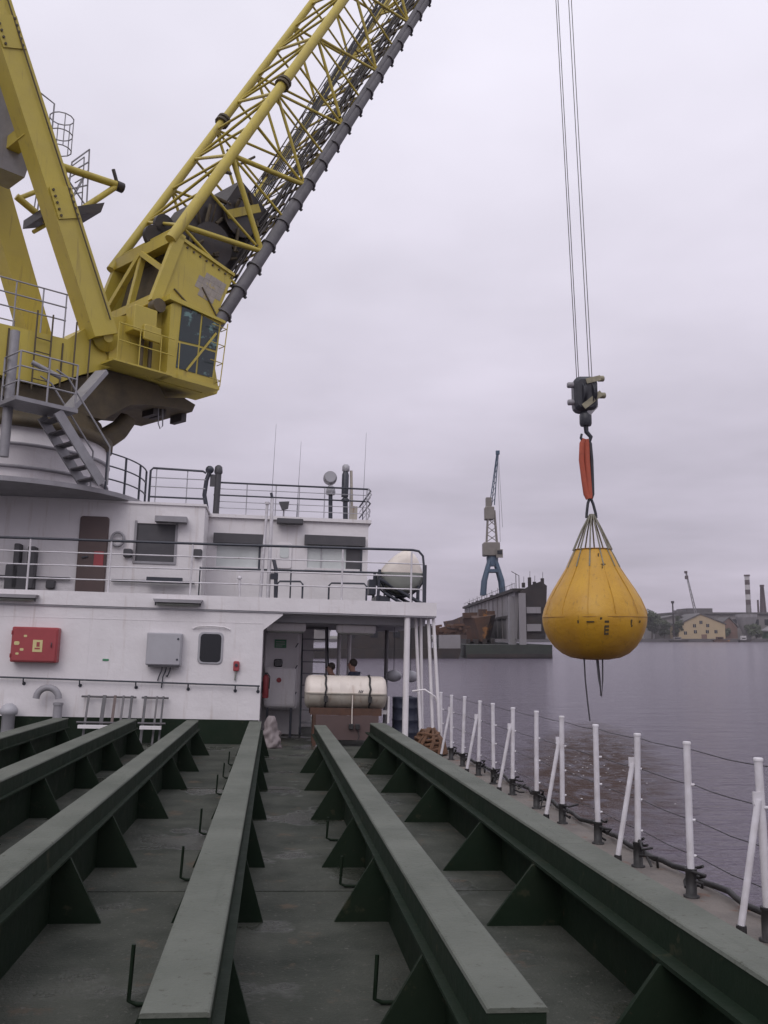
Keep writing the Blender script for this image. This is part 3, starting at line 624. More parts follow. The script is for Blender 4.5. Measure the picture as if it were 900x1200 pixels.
for k in range(9):
    z = .04 + .042 * k; r0 = .33 - .018 * k - (.03 if k % 2 else 0); ph = random.random() * 6
    m.path([(2.92 + r0 * math.cos(a * .35 + ph) * (1 + .08 * math.sin(3 * a * .35 + k)), 17.35 + r0 * 1.1 * math.sin(a * .35 + ph), z + .02 * math.sin(a * 1.1 + k)) for a in range(20)], .032, n=6)
for k in range(22):
    a = random.random() * 6.3; m.path([(2.92 + .36 * math.cos(a), 17.35 + .36 * math.sin(a), .03), (2.92 + .30 * math.cos(a + .3), 17.35 + .3 * math.sin(a + .3), .26), (2.92 + .12 * math.cos(a + .8), 17.35 + .12 * math.sin(a + .8), .44 + .04 * random.random()), (2.92 - .2 * math.cos(a), 17.35 - .2 * math.sin(a), .36)], .026, n=6)
m.build('coil', 'rope_brown', rp)
m = MB()
rings, k_ = 16, 26; vs = []
for i in range(rings):
    z = .60 * i / (rings - 1); u = i / (rings - 1); r0 = (.20 * (1 - u) ** .6 + .05) if u < .95 else .06
    for j in range(k_):
        a = 2 * math.pi * j / k_; q = 1 + .55 * noise.noise(V3((math.cos(a) * 2.6, math.sin(a) * 2.6, z * 9))) + .2 * noise.noise(V3((math.cos(a) * 6, math.sin(a) * 6, z * 16))); vs.append((.02 + r0 * q * math.cos(a) * .8, 18.25 + r0 * q * math.sin(a) * .7, z))
m.add(vs, [(i * k_ + j, i * k_ + (j + 1) % k_, (i + 1) * k_ + (j + 1) % k_, (i + 1) * k_ + j) for i in range(rings - 1) for j in range(k_)] + [tuple(range(k_)), tuple((rings - 1) * k_ + j for j in range(k_))], True)
solo(m, 'plastic_sack', 'plastic_white', 'crumpled pale plastic sack on the deck at the wall corner', 'sack', (.02, 18.25, 0))

# two people behind the raft canister (skinned figures)
def person(x, y, face, lean, label, cloth, z0=0.0, h=1.0):
    t = thing('person', label, 'person', (x, y, z0), 'people behind the life raft canister')
    J = {'pel': (0, 0, .95), 'waist': (0, .01, 1.10), 'chest': (0, -.02 - lean * .5, 1.32), 'neck': (0, -.03 - lean, 1.47), 'jaw': (0, -.05 - lean * 1.1, 1.54), 'head': (0, -.045 - lean * 1.15, 1.62), 'crown': (0, -.04 - lean * 1.15, 1.71)}
    E_ = [('pel', 'waist'), ('waist', 'chest'), ('chest', 'neck'), ('neck', 'jaw'), ('jaw', 'head'), ('head', 'crown')]
    rad = {'pel': .15, 'waist': .135, 'chest': .15, 'neck': .055, 'jaw': .075, 'head': .092, 'crown': .06}
    for s, n_ in ((-1, 'l'), (1, 'r')):
        J.update({'sh' + n_: (s * .19, -.02 - lean * .8, 1.40), 'el' + n_: (s * .25, -.10 - lean, 1.13), 'wr' + n_: (s * .13, -.30 - lean, 1.04), 'pm' + n_: (s * .10, -.37 - lean, 1.03),
                  'hip' + n_: (s * .10, 0, .90), 'kn' + n_: (s * .11, -.03, .50), 'an' + n_: (s * .11, .02, .09), 'toe' + n_: (s * .13, -.15, .04)})
        E_ += [('chest', 'sh' + n_), ('sh' + n_, 'el' + n_), ('el' + n_, 'wr' + n_), ('wr' + n_, 'pm' + n_), ('pel', 'hip' + n_), ('hip' + n_, 'kn' + n_), ('kn' + n_, 'an' + n_), ('an' + n_, 'toe' + n_)]
        rad.update({'sh' + n_: .085, 'el' + n_: .058, 'wr' + n_: .042, 'pm' + n_: .034, 'hip' + n_: .11, 'kn' + n_: .075, 'an' + n_: .055, 'toe' + n_: .045})
        for q, (dx, ln) in enumerate(((-.030, .07), (-.010, .085), (.010, .08), (.030, .062))):
            J['f%d' % q + n_] = (s * .10 + dx, -.40 - lean, 1.025); J['g%d' % q + n_] = (s * .10 + dx, -.37 - lean - ln, 1.0)
            E_ += [('pm' + n_, 'f%d' % q + n_), ('f%d' % q + n_, 'g%d' % q + n_)]; rad['f%d' % q + n_] = .010; rad['g%d' % q + n_] = .008
        J['th' + n_] = (s * .10 - s * .055, -.36 - lean, 1.02); E_.append(('pm' + n_, 'th' + n_)); rad['th' + n_] = .010
    names = list(J); me = bpy.data.meshes.new('body'); o = bpy.data.objects.new('body', me); col.objects.link(o)
    rot = Matrix.Rotation(face, 4, 'Z')
    me.from_pydata([rot @ (V3(J[k]) * h) for k in names], [(names.index(a), names.index(b)) for a, b in E_], [])
    sk_ = o.modifiers.new('skin', 'SKIN'); sk_.use_smooth_shade = True
    for i, k in enumerate(names):
        r_ = rad[k] * h; me.skin_vertices[0].data[i].radius = (r_, r_ * (.8 if k in ('chest', 'waist', 'pel') else 1)); me.skin_vertices[0].data[i].use_root = (k == 'pel')
    ss = o.modifiers.new('sub', 'SUBSURF'); ss.levels = ss.render_levels = 2
    o.parent = t; me.materials.append(cloth_mat(cloth, lean, h)); o['_o'] = (0, 0, 0)
    hd = rot @ (V3(J['head']) * h)
    base = V3((x, y, z0))
    mm_ = MB(); mm_.ball(base + hd + rot @ V3((0, .012, .03)), .100 * h, 12, (.95, 1.02, .95)); mm_.v = [v + rot @ V3((0, .022, .012)) for v in mm_.v]; mm_.build('hair', 'hair', t)
    mm_ = MB(); mm_.add([base + hd + rot @ V3(p) for p in ((-.014, -.085, .01), (.014, -.085, .01), (.018, -.088, -.028), (-.018, -.088, -.028), (0, -.115, -.022))], [(0, 1, 4), (1, 2, 4), (2, 3, 4), (3, 0, 4), (0, 3, 2, 1)]); mm_.build('nose', 'skin', t)
    for s in (-1, 1):
        mm_ = MB(); mm_.ball(base + hd + rot @ V3((s * .033, -.083, .018)), .012, 8); mm_.build('eye', 'window_dark', t)
        mm_ = MB(); mm_.ball(base + hd + rot @ V3((s * .092, .0, -.005)), .024, 8, (.4, .8, 1.2)); mm_.build('ear', 'skin', t)
    mm_ = MB(); mm_.bar(base + hd + rot @ V3((-.022, -.087, -.05)), base + hd + rot @ V3((.022, -.087, -.05)), .008, .008); mm_.build('mouth', 'rust_brown', t)
def cloth_mat(cloth, lean, h):
    """skin on head and hands, cloth below the collar"""
    m = bpy.data.materials.new('person_' + cloth); m.use_nodes = True; t = m.node_tree; nd = t.nodes; lk = t.links; b = nd['Principled BSDF']; b.inputs['Roughness'].default_value = .85
    g = nd.new('ShaderNodeTexCoord'); s = nd.new('ShaderNodeSeparateXYZ'); lk.new(g.outputs['Object'], s.inputs[0])
    r = nd.new('ShaderNodeMapRange'); r.inputs['From Min'].default_value = 1.47 * h; r.inputs['From Max'].default_value = 1.48 * h; lk.new(s.outputs['Z'], r.inputs['Value'])
    x = nd.new('ShaderNodeMix'); x.data_type = 'RGBA'; lk.new(r.outputs[0], x.inputs['Factor']); x.inputs['A'].default_value = {'navy': (.018, .022, .045, 1), 'brown': (.055, .03, .03, 1)}[cloth]; x.inputs['B'].default_value = (.30, .17, .13, 1)
    lk.new(x.outputs['Result'], b.inputs['Base Color']); return m
person(1.86, 20.3, R(-115), .10, 'person in a dark blue jacket leaning beside the passage post', 'navy', h=.985)
person(1.58, 20.5, R(-80), .28, 'person in dark brown clothes bending by the stair', 'brown', h=.93)

# ================================================================== BRIDGE (upper house)
bh = thing('bridge_house', 'white bridge house with wide windows above the lower deckhouse', 'bridge', (-2, 21, 2.87))
# wheelhouse front with window openings
def holed_wall(x0, x1, y, z0, z1, th, wins, name, parent, mat='white_paint'):
    m = MB(); wins = sorted(wins); cur = x0
    for a, b, c, d in wins:
        m.box(cur, a, y, y + th, z0, z1); m.box(a, b, y, y + th, z0, c); m.box(a, b, y, y + th, d, z1); cur = b
    m.box(cur, x1, y, y + th, z0, z1); return m.build(name, mat, parent)
W2 = [(.64, 1.98, 3.75, 4.50), (-1.45, -.39, 3.71, 4.46)]
holed_wall(-1.66, 2.11, 21.5, 2.862, 4.89, .1, W2, 'front_wall', bh)
m = MB(); m.box(2.01, 2.11, 21.601, 24.6, 2.862, 4.89); m.build('side_wall', 'white_paint', bh)
m = MB(); m.box(-1.66, 2.17, 21.42, 24.7, 4.8905, 4.97); m.build('roof', 'white_paint', bh)
for i, (a, b, c, d) in enumerate(W2):
    m = MB(); m.box(a, b, 21.53, 21.545, c, d); wn = m.build('window', 'window_pale', bh)
    for s0, s1, t0, t1 in ((a, a + .05, c, d), (b - .05, b, c, d), (a + .0501, b - .0501, c, c + .05)):
        m = MB(); m.box(s0, s1, 21.485, 21.529, t0, t1); m.build('frame', 'dark_rail' if s1 == b else 'white_paint', wn)
    xm = a + (b - a) * (.28 if i == 0 else .97)
    m = MB(); m.box(xm - .012, xm + .012, 21.5, 21.529, c + .0501, d); m.build('mullion', 'cabinet_grey', wn)
    if i == 0: m = MB(); m.box(b - .38, b - .0501, 21.5, 21.529, c + .0501, d); m.build('blind', 'visor', wn)
    m = MB(); m.prism([(a - .03, d - .17), (a - .03, d + .05), (b + .05, d + .05), (b + .05, d - .17)], 21.31, 21.484); m.build('visor', 'visor', wn)
m = MB(); m.rbox(-.02 - .0, .33, 21.46, 21.4995, 3.75, 4.35, .05); pd = m.build('door', 'white_paint', bh)
m = MB(); m.rbox(.05, .26, 21.445, 21.4595, 4.0, 4.27, .05); m.build('pane', 'window_pale', pd)
# left block under the crane
W1 = [(-3.05, -2.23, 3.69, 4.52)]
holed_wall(-9.4, -1.62, 20.3, 2.862, 4.94, .1, W1, 'front_wall', bh)
m = MB(); m.box(-1.72, -1.62, 20.401, 21.499, 2.862, 4.94); m.build('side_wall', 'white_paint', bh)
m = MB(); m.box(-9.4, -1.59, 20.26, 24.7, 4.9402, 4.99); m.build('roof', 'white_paint', bh)
m = MB(); m.box(-3.05, -2.23, 20.33, 20.345, 3.69, 4.52); wn = m.build('window', 'visor', bh)
m = MB(); m.box(-3.10, -3.05, 20.27, 20.3295, 3.64, 4.57); m.box(-2.23, -2.18, 20.27, 20.3295, 3.64, 4.57); m.box(-3.0499, -2.2301, 20.27, 20.3295, 3.64, 3.69); m.build('frame', 'grey_steel', wn)
m = MB(); m.box(-2.65, -1.98, 20.02, 20.2995, 4.54, 4.66); m.build('visor', 'grey_steel', wn)
m = MB(); m.rbox(-4.25, -3.64, 20.24, 20.2995, 2.95, 4.62, .06); d_ = m.build('door', 'door_brown', bh)
m = MB(); m.box(-3.90, -3.70, 20.22, 20.2395, 3.55, 3.86); m.build('red_panel', 'red_box', d_)
m = MB(); m.bar((-4.15, 20.22, 3.72), (-4.03, 20.22, 3.74), .03, .03); m.build('handle', 'dark_rail', d_)
m = MB(); m.path([(-3.43 + .13 * math.cos(R(a)), 20.22, 4.14 + .15 * math.sin(R(a))) for a in range(0, 361, 20)], .03, n=8); m.build('hose_reel', 'grey_steel', bh)
m = MB(); m.tube((-9.3, 20.22, 3.27), (-3.75 - .6, 20.22, 3.25), .03, n=7); m.tube((-3.5, 20.22, 3.25), (-1.75, 20.22, 3.25), .03, n=7); m.build('wall_pipe', 'dark_rail', bh)
m = MB(); m.box(-2.75, -2.0, 20.05, 20.19, 3.22, 3.34); m.build('pipe_cover', 'dark_rail', bh)
for x, z0, z1, wd in ((-5.45, 3.0, 3.95, .12), (-5.15, 3.0, 3.9, .16), (-5.4, 2.9, 3.5, .5)):
    m = MB(); m.rbox(x - wd / 2, x + wd / 2, 20.05, 20.2995 - .0, z0, z1, .03); m.build('equipment_cabinet', 'visor', bh)
for x, z in ((-4.75, 3.12), (-1.72, 3.9), (-3.2, 3.85)):
    m = MB(); m.rbox(x - .09, x + .09, 20.18, 20.2995, z - .09, z + .09, .03); m.build('wall_fitting', 'visor', bh)
# round deck carrying the crane pedestal
PC = V3((-6.04, 21.4, 0))
m = MB(); m.lathe([(2.92, 4.985), (3.0, 5.0), (3.0, 5.10)], PC, n=48, smooth=False); m.build('round_deck', 'grey_steel', bh)
# railings of the round deck and the bridge roof
rr_ = thing('round_deck_railing', 'grey railing around the round deck at the crane foot', 'railing', (-4, 20, 5.1))
angs = [-36, -24, -10, 4]
for a in angs:
    p = PC + V3((2.93 * math.cos(R(a)), 2.93 * math.sin(R(a)), 0)); m = MB(); m.tube(p + V3((0, 0, 5.101)), p + V3((0, 0, 5.92)), .025, n=7); m.build('post', 'dark_rail', rr_)
for z in (5.36, 5.64, 5.92):
    m = MB(); m.path([PC + V3((2.93 * math.cos(R(a)), 2.93 * math.sin(R(a)), z)) for a in range(-36, 5, 5)], .018, n=6); m.build('rail', 'dark_rail', rr_)
lb_ = thing('roof_frame_rail', 'dark rectangular rail frame on the roof left of the roof columns', 'railing', (-2.3, 20.35, 4.99))
m = MB(); m.path([(-2.85, 20.35, 4.99), (-2.85, 20.35, 5.70), (-2.80, 20.35, 5.76), (-1.72, 20.35, 5.74), (-1.65, 20.35, 5.70)], .025, n=7); m.build('top_rail', 'dark_rail', lb_)
for z in (5.12, 5.35, 5.55):
    m = MB(); m.tube((-2.85, 20.35, z), (-1.65, 20.35, z), .02 if z < 5.2 else .012, n=6); m.build('rail', 'dark_rail' if z < 5.2 else 'cabinet_grey', lb_)
for x in (-2.72, -2.05): m = MB(); m.tube((x, 20.36, 4.99), (x, 20.36, 5.74), .012, n=6); m.build('post', 'cabinet_grey', lb_)
mr = thing('roof_railing', 'railing with dark top rails along the bridge roof', 'railing', (.4, 21.6, 4.97))
for x in (-1.5, -.78, -.1, .45, 1.05, 1.65, 2.06): m = MB(); m.tube((x, 21.6, 4.972), (x, 21.6, 5.74), .013, n=6); m.build('post', 'cabinet_grey', mr)
for z, mt, r_ in ((5.74, 'dark_rail', .022), (5.44, 'dark_rail', .018), (5.59, 'cabinet_grey', .009), (5.29, 'cabinet_grey', .009), (5.14, 'cabinet_grey', .009)):
    m = MB(); m.path([(-1.55, 21.6, z), (2.1, 21.6, z), (2.16, 21.75, z - .02), (2.12, 24.2, z)], r_, n=6); m.build('rail', mt, mr)
m = MB(); m.path([(2.08, 21.55, 5.74), (2.16, 21.55, 5.6), (2.02, 21.55, 5.4), (2.14, 21.55, 5.2), (2.08, 21.55, 4.972)], .016, n=6); m.build('end_stay', 'cabinet_grey', mr)
# upper deck railing at the front edge
ur = thing('bridge_deck_railing', 'railing with a dark top rail and white lower rails along the bridge deck edge', 'railing', (-1, YW, 2.9))
m = MB(); m.path([(-9, YW + .05, 3.93), (-5.48, YW + .05, 3.935), (-1, YW + .05, 3.96), (2.80, YW + .05, 4.0), (2.93, YW + .05, 3.98), (3.02, YW + .05, 3.88), (3.04, YW + .05, 3.7), (3.05, YW + .05, 2.865)], .026, n=8); m.build('top_rail', 'dark_rail', ur)
for z in (3.68, 3.42, 3.15):
    m = MB(); m.tube((-9, YW + .05, z - .02), (3.03 if z < 3.5 else 3.04, YW + .05, z + .03), .014, n=6); m.build('rail', 'rail_white', ur)
for x in (-8.1, -6.5, -4.9, -3.33, -1.72, 1.34, 2.78): m = MB(); m.tube((x, YW + .05, 2.865), (x, YW + .05, 3.95), .021, n=7); m.build('post', 'rail_white', ur)
m = MB(); m.tube((-.73, YW + .02, 2.865), (-.745, YW + .02, 3.27), .025, n=7); m.lathe([(.05, 0), (.05, .04), (.02, .06)], (-.745, YW + .02, 3.27), n=8); m.build('short_post', 'rail_white', ur)
m = MB(); m.tube((-1.6, 19.6, 3.52), (2.3, 19.6, 3.56), .022, n=7); m.build('inner_rail', 'dark_rail', ur)
for x in (-1.6, .3, 2.3): m = MB(); m.tube((x, 19.6, 2.865), (x, 19.6, 3.55), .016, n=6); m.build('post', 'dark_rail', ur)
for xa, xb in ((.02, .54), (1.08, 1.86)):
    m = MB(); m.path([(xa, YW + .12, 2.862), (xa, YW + .12, 3.20), (xa + .05, YW + .12, 3.255), (xb - .05, YW + .12, 3.265), (xb, YW + .12, 3.21), (xb, YW + .12, 2.862)], .02, n=7); m.build('hoop', 'dark_rail', ur)
tp = thing('twin_pole', 'pair of tall white poles on the bridge deck before the wheelhouse', 'pole', (-.2, 19.2, 2.87))
m = MB(); m.tube((-.32, 19.25, 2.862), (-.26, 19.25, 4.90), .035, .028, n=8); m.lathe([(.05, 0), (.05, .05)], (-.26, 19.25, 4.88), n=8); m.build('pole', 'rail_white', tp)
m = MB(); m.tube((-.16, 19.2, 2.862), (-.16, 19.2, 5.0), .042, .036, n=8); m.build('pole', 'rail_white', tp)
m = MB(); m.path([(-.0, 19.1, 2.862), (-.02, 19.1, 3.5), (-.08, 19.15, 3.72)], .04, n=7); m.box(-.12, .03, 19.05, 19.2, 3.30, 3.42); m.build('winch_stay', 'dark_rail', tp)
m = MB(); m.tube((-.16, 19.2, 5.0), (-.19, 19.2, 5.12), .03, n=7); m.build('tip', 'dark_rail', tp)
fl = thing('roof_floodlight', 'small dark floodlight on the bridge roof edge behind the white poles', 'floodlight', (-.08, 21.5, 4.97))
m = MB(); m.prism([(-.02, 5.32), (.22, 5.34), (.20, 5.18), (.06, 5.13)], 21.45, 21.6); m.build('lamp_head', 'visor', fl)
m = MB(); m.tube((.1, 21.55, 4.972), (.1, 21.55, 5.16), .02, n=6); m.build('stand', 'grey_steel', fl)
m = MB(); m.rbox(-.05, .56, 21.2, 21.4195, 4.78, 4.90, .02); solo(m, 'strip_lamp', 'visor', 'dark lamp box on the bridge front under the roof edge', 'lamp', (.25, 21.3, 4.84), 'strip lamps on the white wall')
# searchlight and horns on the roof
sl = thing('searchlight', 'round grey searchlight on a dark post on the bridge roof', 'searchlight', (1.2, 21.8, 4.97))
m = MB(); m.tube((1.22, 21.8, 4.972), (1.20, 21.8, 5.62), .05, n=8); m.build('post', 'dark_rail', sl)
m = MB(); m.lathe([(.10, 0), (.12, .05), (.10, .18), (.06, .22)], (1.20, 21.8, 5.60), n=12); m.build('turntable', 'cabinet_grey', sl)
m = MB(); m.lathe([(.14, -.12), (.165, .0), (.165, .14), (.10, .24)], (1.18, 21.8, 6.02), axis=(0, 1, 0), n=18); hd = m.build('lamp_head', 'grey_steel', sl)
m = MB(); m.lathe([(.13, 0), (.13, .006)], (1.18, 21.67, 6.02), axis=(0, 1, 0), n=18); m.build('lens', 'cabinet_grey', hd)
hn = thing('signal_column', 'tall dark signal column beside the round searchlight', 'column', (1.57, 21.8, 4.97))
m = MB(); m.tube((1.58, 21.8, 4.972), (1.56, 21.8, 5.5), .06, n=8); m.lathe([(.09, 0), (.10, .05), (.05, .1)], (1.56, 21.8, 5.45), n=10); m.lathe([(.085, 0), (.085, .55), (.06, .62)], (1.545, 21.8, 5.56), n=10); m.build('column', 'dark_rail', hn)
m = MB(); m.lathe([(.06, 0), (.09, .02), (.09, .14), (.05, .18)], (1.55, 21.8, 6.181), n=10); m.build('head', 'cabinet_grey', hn)
m = MB(); m.tube((1.74, 21.85, 4.972), (1.68, 21.82, 6.22), .035, n=7); m.box(1.66, 1.86, 21.8, 21.9, 4.972, 5.35); m.build('side_pipe', 'raft_lower', hn)
vc = thing('vent_columns', 'pair of dark pipe columns with rounded heads on the bridge roof', 'column', (-1.5, 21.3, 4.97))
m = MB(); m.tube((-1.47, 21.5, 4.972), (-1.46, 21.5, 5.95), .075, n=9); m.lathe([(.09, 0), (.10, .04), (.085, .16), (.04, .2)], (-1.46, 21.5, 5.93), n=10); m.build('column', 'visor', vc)
m = MB(); m.path([(-1.66, 21.45, 4.992), (-1.75, 21.45, 5.4), (-1.72, 21.45, 5.75), (-1.66, 21.45, 5.95), (-1.60, 21.45, 6.02)], .05, n=8); m.ball((-1.66, 21.45, 6.0), .10, 10); m.build('curved_pipe', 'dark_rail', vc)
m = MB(); m.box(-1.64, -1.5, 21.46, 21.54, 5.62, 5.9); m.build('bracket', 'visor', vc)
for x, y, z0, z1, lb in ((2.0, 21.9, 4.972, 7.2, 'thin whip aerial at the right end of the bridge roof'), (.42, 21.9, 4.972, 6.9, 'thin whip aerial on the bridge roof left of the searchlight'), (-.2, 21.9, 4.972, 7.3, 'thin whip aerial on the bridge roof behind the white poles')):
    m = MB(); m.tube((x, y, z0), (x, y, z0 + .4), .014, .01, n=6); m.tube((x, y, z0 + .4), (x + .03, y, z1), .006, .003, n=5); solo(m, 'whip_aerial', 'dark_rail', lb, 'aerial', (x, y, z0), 'whip aerials')
# raft capsule on the upper deck, seen end-on
cc = V3((2.68, 20.0, 3.56)); t2, prof = raft('covered_craft', cc, 1.15, .47, 'y', 'small grey craft under a peaked white cover at the bridge deck end', None)
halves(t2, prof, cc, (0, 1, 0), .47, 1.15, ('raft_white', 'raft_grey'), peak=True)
for dy in (-.32, .32):
    m = MB(); m.path([(cc.x + math.cos(R(a)) * .49, cc.y + dy, cc.z + math.sin(R(a)) * .485) for a in range(-180, 1, 20)], .02, n=6); m.build('strap', 'dark_rail', t2)
for y in (19.5, 20.5):
    for p0, p1, r_ in (((2.15, y, 2.86), (2.18, y, 3.62), .035), ((2.18, y, 3.42), (2.85, y, 3.05), .04), ((2.30, y, 3.12), (2.75, y, 2.87), .035), ((2.85, y, 3.05), (3.2, y, 2.87), .04), ((3.16, y, 2.87), (3.16, y, 3.75), .035), ((3.02, y, 2.87), (3.02, y, 3.3), .03)):
        m = MB(); m.tube(p0, p1, r_, n=7); m.build('cradle_bar', 'dark_rail', t2)
m = MB(); m.box(2.12, 2.42, 19.52, 20.48, 2.862, 3.06); m.build('cradle_base', 'dark_rail', t2)
m = MB(); m.box(1.98, 2.13, 19.7, 20.1, 3.1, 3.42); m.build('release_box', 'dark_rail', t2)

# ================================================================== CRANE
TH = R(40); UX = V3((math.cos(TH), math.sin(TH), 0)); VX = V3((-math.sin(TH), math.cos(TH), 0)); CO = V3((-2.37, 22.0, 0))
def C(a, b, z): return CO + UX * a + VX * b + V3((0, 0, z))
PH = R(60.7); BD = UX * math.cos(PH) + V3((0, 0, 1)) * math.sin(PH); BN = -UX * math.sin(PH) + V3((0, 0, 1)) * math.cos(PH)
BW, BDP = 2.75, 2.1
B0 = C(0, 0, 12.93) - BD * 1.15        # near top chord where the foot box ends
def BP(l, b, d): return B0 + BD * l + VX * b - BN * d      # along boom, across, down from the top face
cr = thing('deck_crane', 'big yellow slewing deck crane with a lattice boom above the bridge', 'crane', (PC.x, PC.y, 5.1))
# pedestal and slewing ring
m = MB(); m.lathe([(2.0, 5.101), (2.0, 5.9), (2.02, 5.92), (2.02, 6.0), (2.0, 6.02), (1.98, 6.35)], PC, n=40); m.build('pedestal', 'white_paint', cr)
for z in (5.45, 5.93):
    m = MB(); m.lathe([(2.0, z), (2.09, z + .01), (2.09, z + .06), (2.0, z + .07)], PC, n=40, cap=False); m.build('pedestal_flange', 'grey_steel', cr)
m = MB(); m.lathe([(2.02, 6.352), (2.12, 6.36), (2.12, 6.56), (1.9, 6.6), (1.85, 6.95)], PC, n=40); m.build('slewing_ring', 'crane_grime', cr)
# turntable platform
m = MB(); m.prism([(-7.6, 7.25), (-3.4, 7.35), (-2.7, 7.78), (-2.0, 8.12), (.5, 8.10), (.5, 8.155), (-1.95, 8.155), (-2.6, 8.95), (-3.1, 8.48), (-7.6, 8.28)], .05, 2.75, C); m.build('turntable', 'crane_yellow', cr)
m = MB(); m.prism([(-3.9, 6.93), (-2.0, 6.93), (-1.35, 7.42), (-.95, 7.52), (-.3, 7.60), (.36, 7.62), (.44, 7.82), (.1, 7.92), (-.43, 7.8), (-.62, 8.06), (-1.3, 8.098), (-1.95, 8.098), (-2.66, 7.76), (-3.38, 7.33), (-5.6, 7.26), (-5.6, 6.98)], .22, 2.5, C); m.build('underframe', 'crane_grime', cr)
m = MB(); m.path([C(-1.0, .9, 7.25), C(-1.2, .9, 6.95), C(-1.6, .9, 6.62), C(-2.1, .9, 6.55)], .22, .3, n=8); m.build('cable_loop', 'crane_grime', cr)
for a in (-.55, -.35, .25): m = MB(); m.box(a, a + .14, .5, 1.0, 7.42, 7.68, C); m.build('bracket', 'crane_dark', cr)
m = MB(); m.path([C(-.42, .5, 7.62), C(-.40, .5, 7.22), C(-.34, .5, 7.10), C(-.27, .5, 7.18), C(-.3, .5, 7.62)], .016, n=5); m.build('hose_loop', 'galvanised', cr)
# main body side box under the boom foot
m = MB(); m.prism([(-2.1, 8.16), (.90, 8.16), (.95, 8.3), (.55, 9.72), (-.48, 10.12), (-.96, 10.15), (-1.1, 9.7), (-2.15, 9.25)], .0, .9, C); m.build('side_box', 'crane_yellow', cr)
m = MB(); m.prism([(-2.1, 8.16), (.80, 8.16), (.40, 9.6), (-.9, 9.9), (-2.15, 9.25)], 1.7, 2.7, C); m.build('side_box', 'crane_yellow', cr)
# cab: body panel, windows on the side and the raked front
def CC(a, b, z): return C(-.80 + (a + .62) * .84, b, z)
cab = MB(); cab.prism([(-.62, 8.2), (.95, 8.2), (1.12, 9.86), (-.40, 10.06), (-.62, 9.9)], -.35, -.002, CC); cb = cab.build('cab', 'crane_yellow', cr)
for pane in ([(-.30, 9.08), (.36, 9.12), (.40, 9.90), (-.26, 9.98)], [(.42, 9.12), (.98, 9.12), (1.05, 9.80), (.46, 9.89)], [(-.34, 8.40), (.32, 8.40), (.355, 9.06), (-.305, 9.02)], [(.38, 8.40), (.90, 8.40), (.97, 9.06), (.415, 9.06)]):
    m = MB(); m.prism(pane, -.362, -.3505, CC); m.build('window_pane', 'cab_glass', cb)
m = MB(); m.bar(CC(.0, -.375, 8.40), CC(.95, -.375, 9.55), .05, .02, up=VX); m.build('window_bar', 'crane_yellow', cb)
m = MB(); m.prism([(.962, 8.4), (.972, 8.4), (1.10, 9.78), (1.09, 9.78)], -.30, -.05, CC); m.build('window_pane', 'cab_glass', cb)
m = MB(); m.box(-.75, 1.06, -.50, -.0015, 8.10, 8.195, CC); m.build('cab_floor', 'crane_yellow', cb)
m = MB(); m.prism([(-.72, 9.99), (1.22, 9.86), (1.22, 9.92), (-.72, 10.12)], -.42, -.0012, CC); m.build('cab_roof', 'crane_yellow', cb)
for k, z in enumerate((8.35, 8.8, 9.25, 9.7)):
    m = MB(); m.path([CC(.70, -.50, z + .0), CC(1.12 + .04 * k, -.46, z), CC(1.14 + .04 * k, -.2, z)], .012, n=5); m.build('cab_guard', 'crane_yellow', cb)
m = MB(); m.tube(CC(1.10, -.46, 8.2), CC(1.27, -.46, 9.85), .014, n=5); m.build('cab_guard', 'crane_yellow', cb)
for z0, b0 in ((8.16, -.52),):
    m = MB()
    for z in (8.6, 9.0): m.tube(C(-2.2, b0, z), C(-.75, b0, z), .014, n=5)
    for a in (-2.2, -1.65, -1.1, -.6): m.tube(C(a, b0, 8.12), C(a, b0, 9.0), .014, n=5)
    m.build('walkway_rail', 'crane_yellow', cb)
m = MB(); m.box(-2.3, -.76, -.55, -.0018, 8.10, 8.14, C); m.build('walkway', 'crane_yellow', cb)
m = MB(); m.rbox(-1.75, -1.15, -.36, -.003, 9.0, 9.62, .03, C); m.build('control_box', 'crane_yellow', cb)
m = MB(); m.rbox(-1.5, -1.05, -.42, -.3605, 8.84, 9.2, .03, C); m.build('junction_box', 'crane_yellow', cb)
for a in (-1.35, -1.12): m = MB(); m.tube(C(a, -.1, 8.2), C(a, -.1, 9.0), .05, n=7); m.build('pipe', 'crane_grime', cb)
m = MB(); m.lathe([(.30, 0), (.30, .06), (.12, .08), (.12, .16)], C(-2.25, -.01, 8.72), axis=-VX, n=20); m.build('leg_pin', 'crane_yellow', cr)
m = MB(); m.lathe([(.17, 0), (.17, .25)], C(-1.05, -.02, 9.82), axis=-VX, n=12); m.build('winch_motor', 'crane_grime', cr)
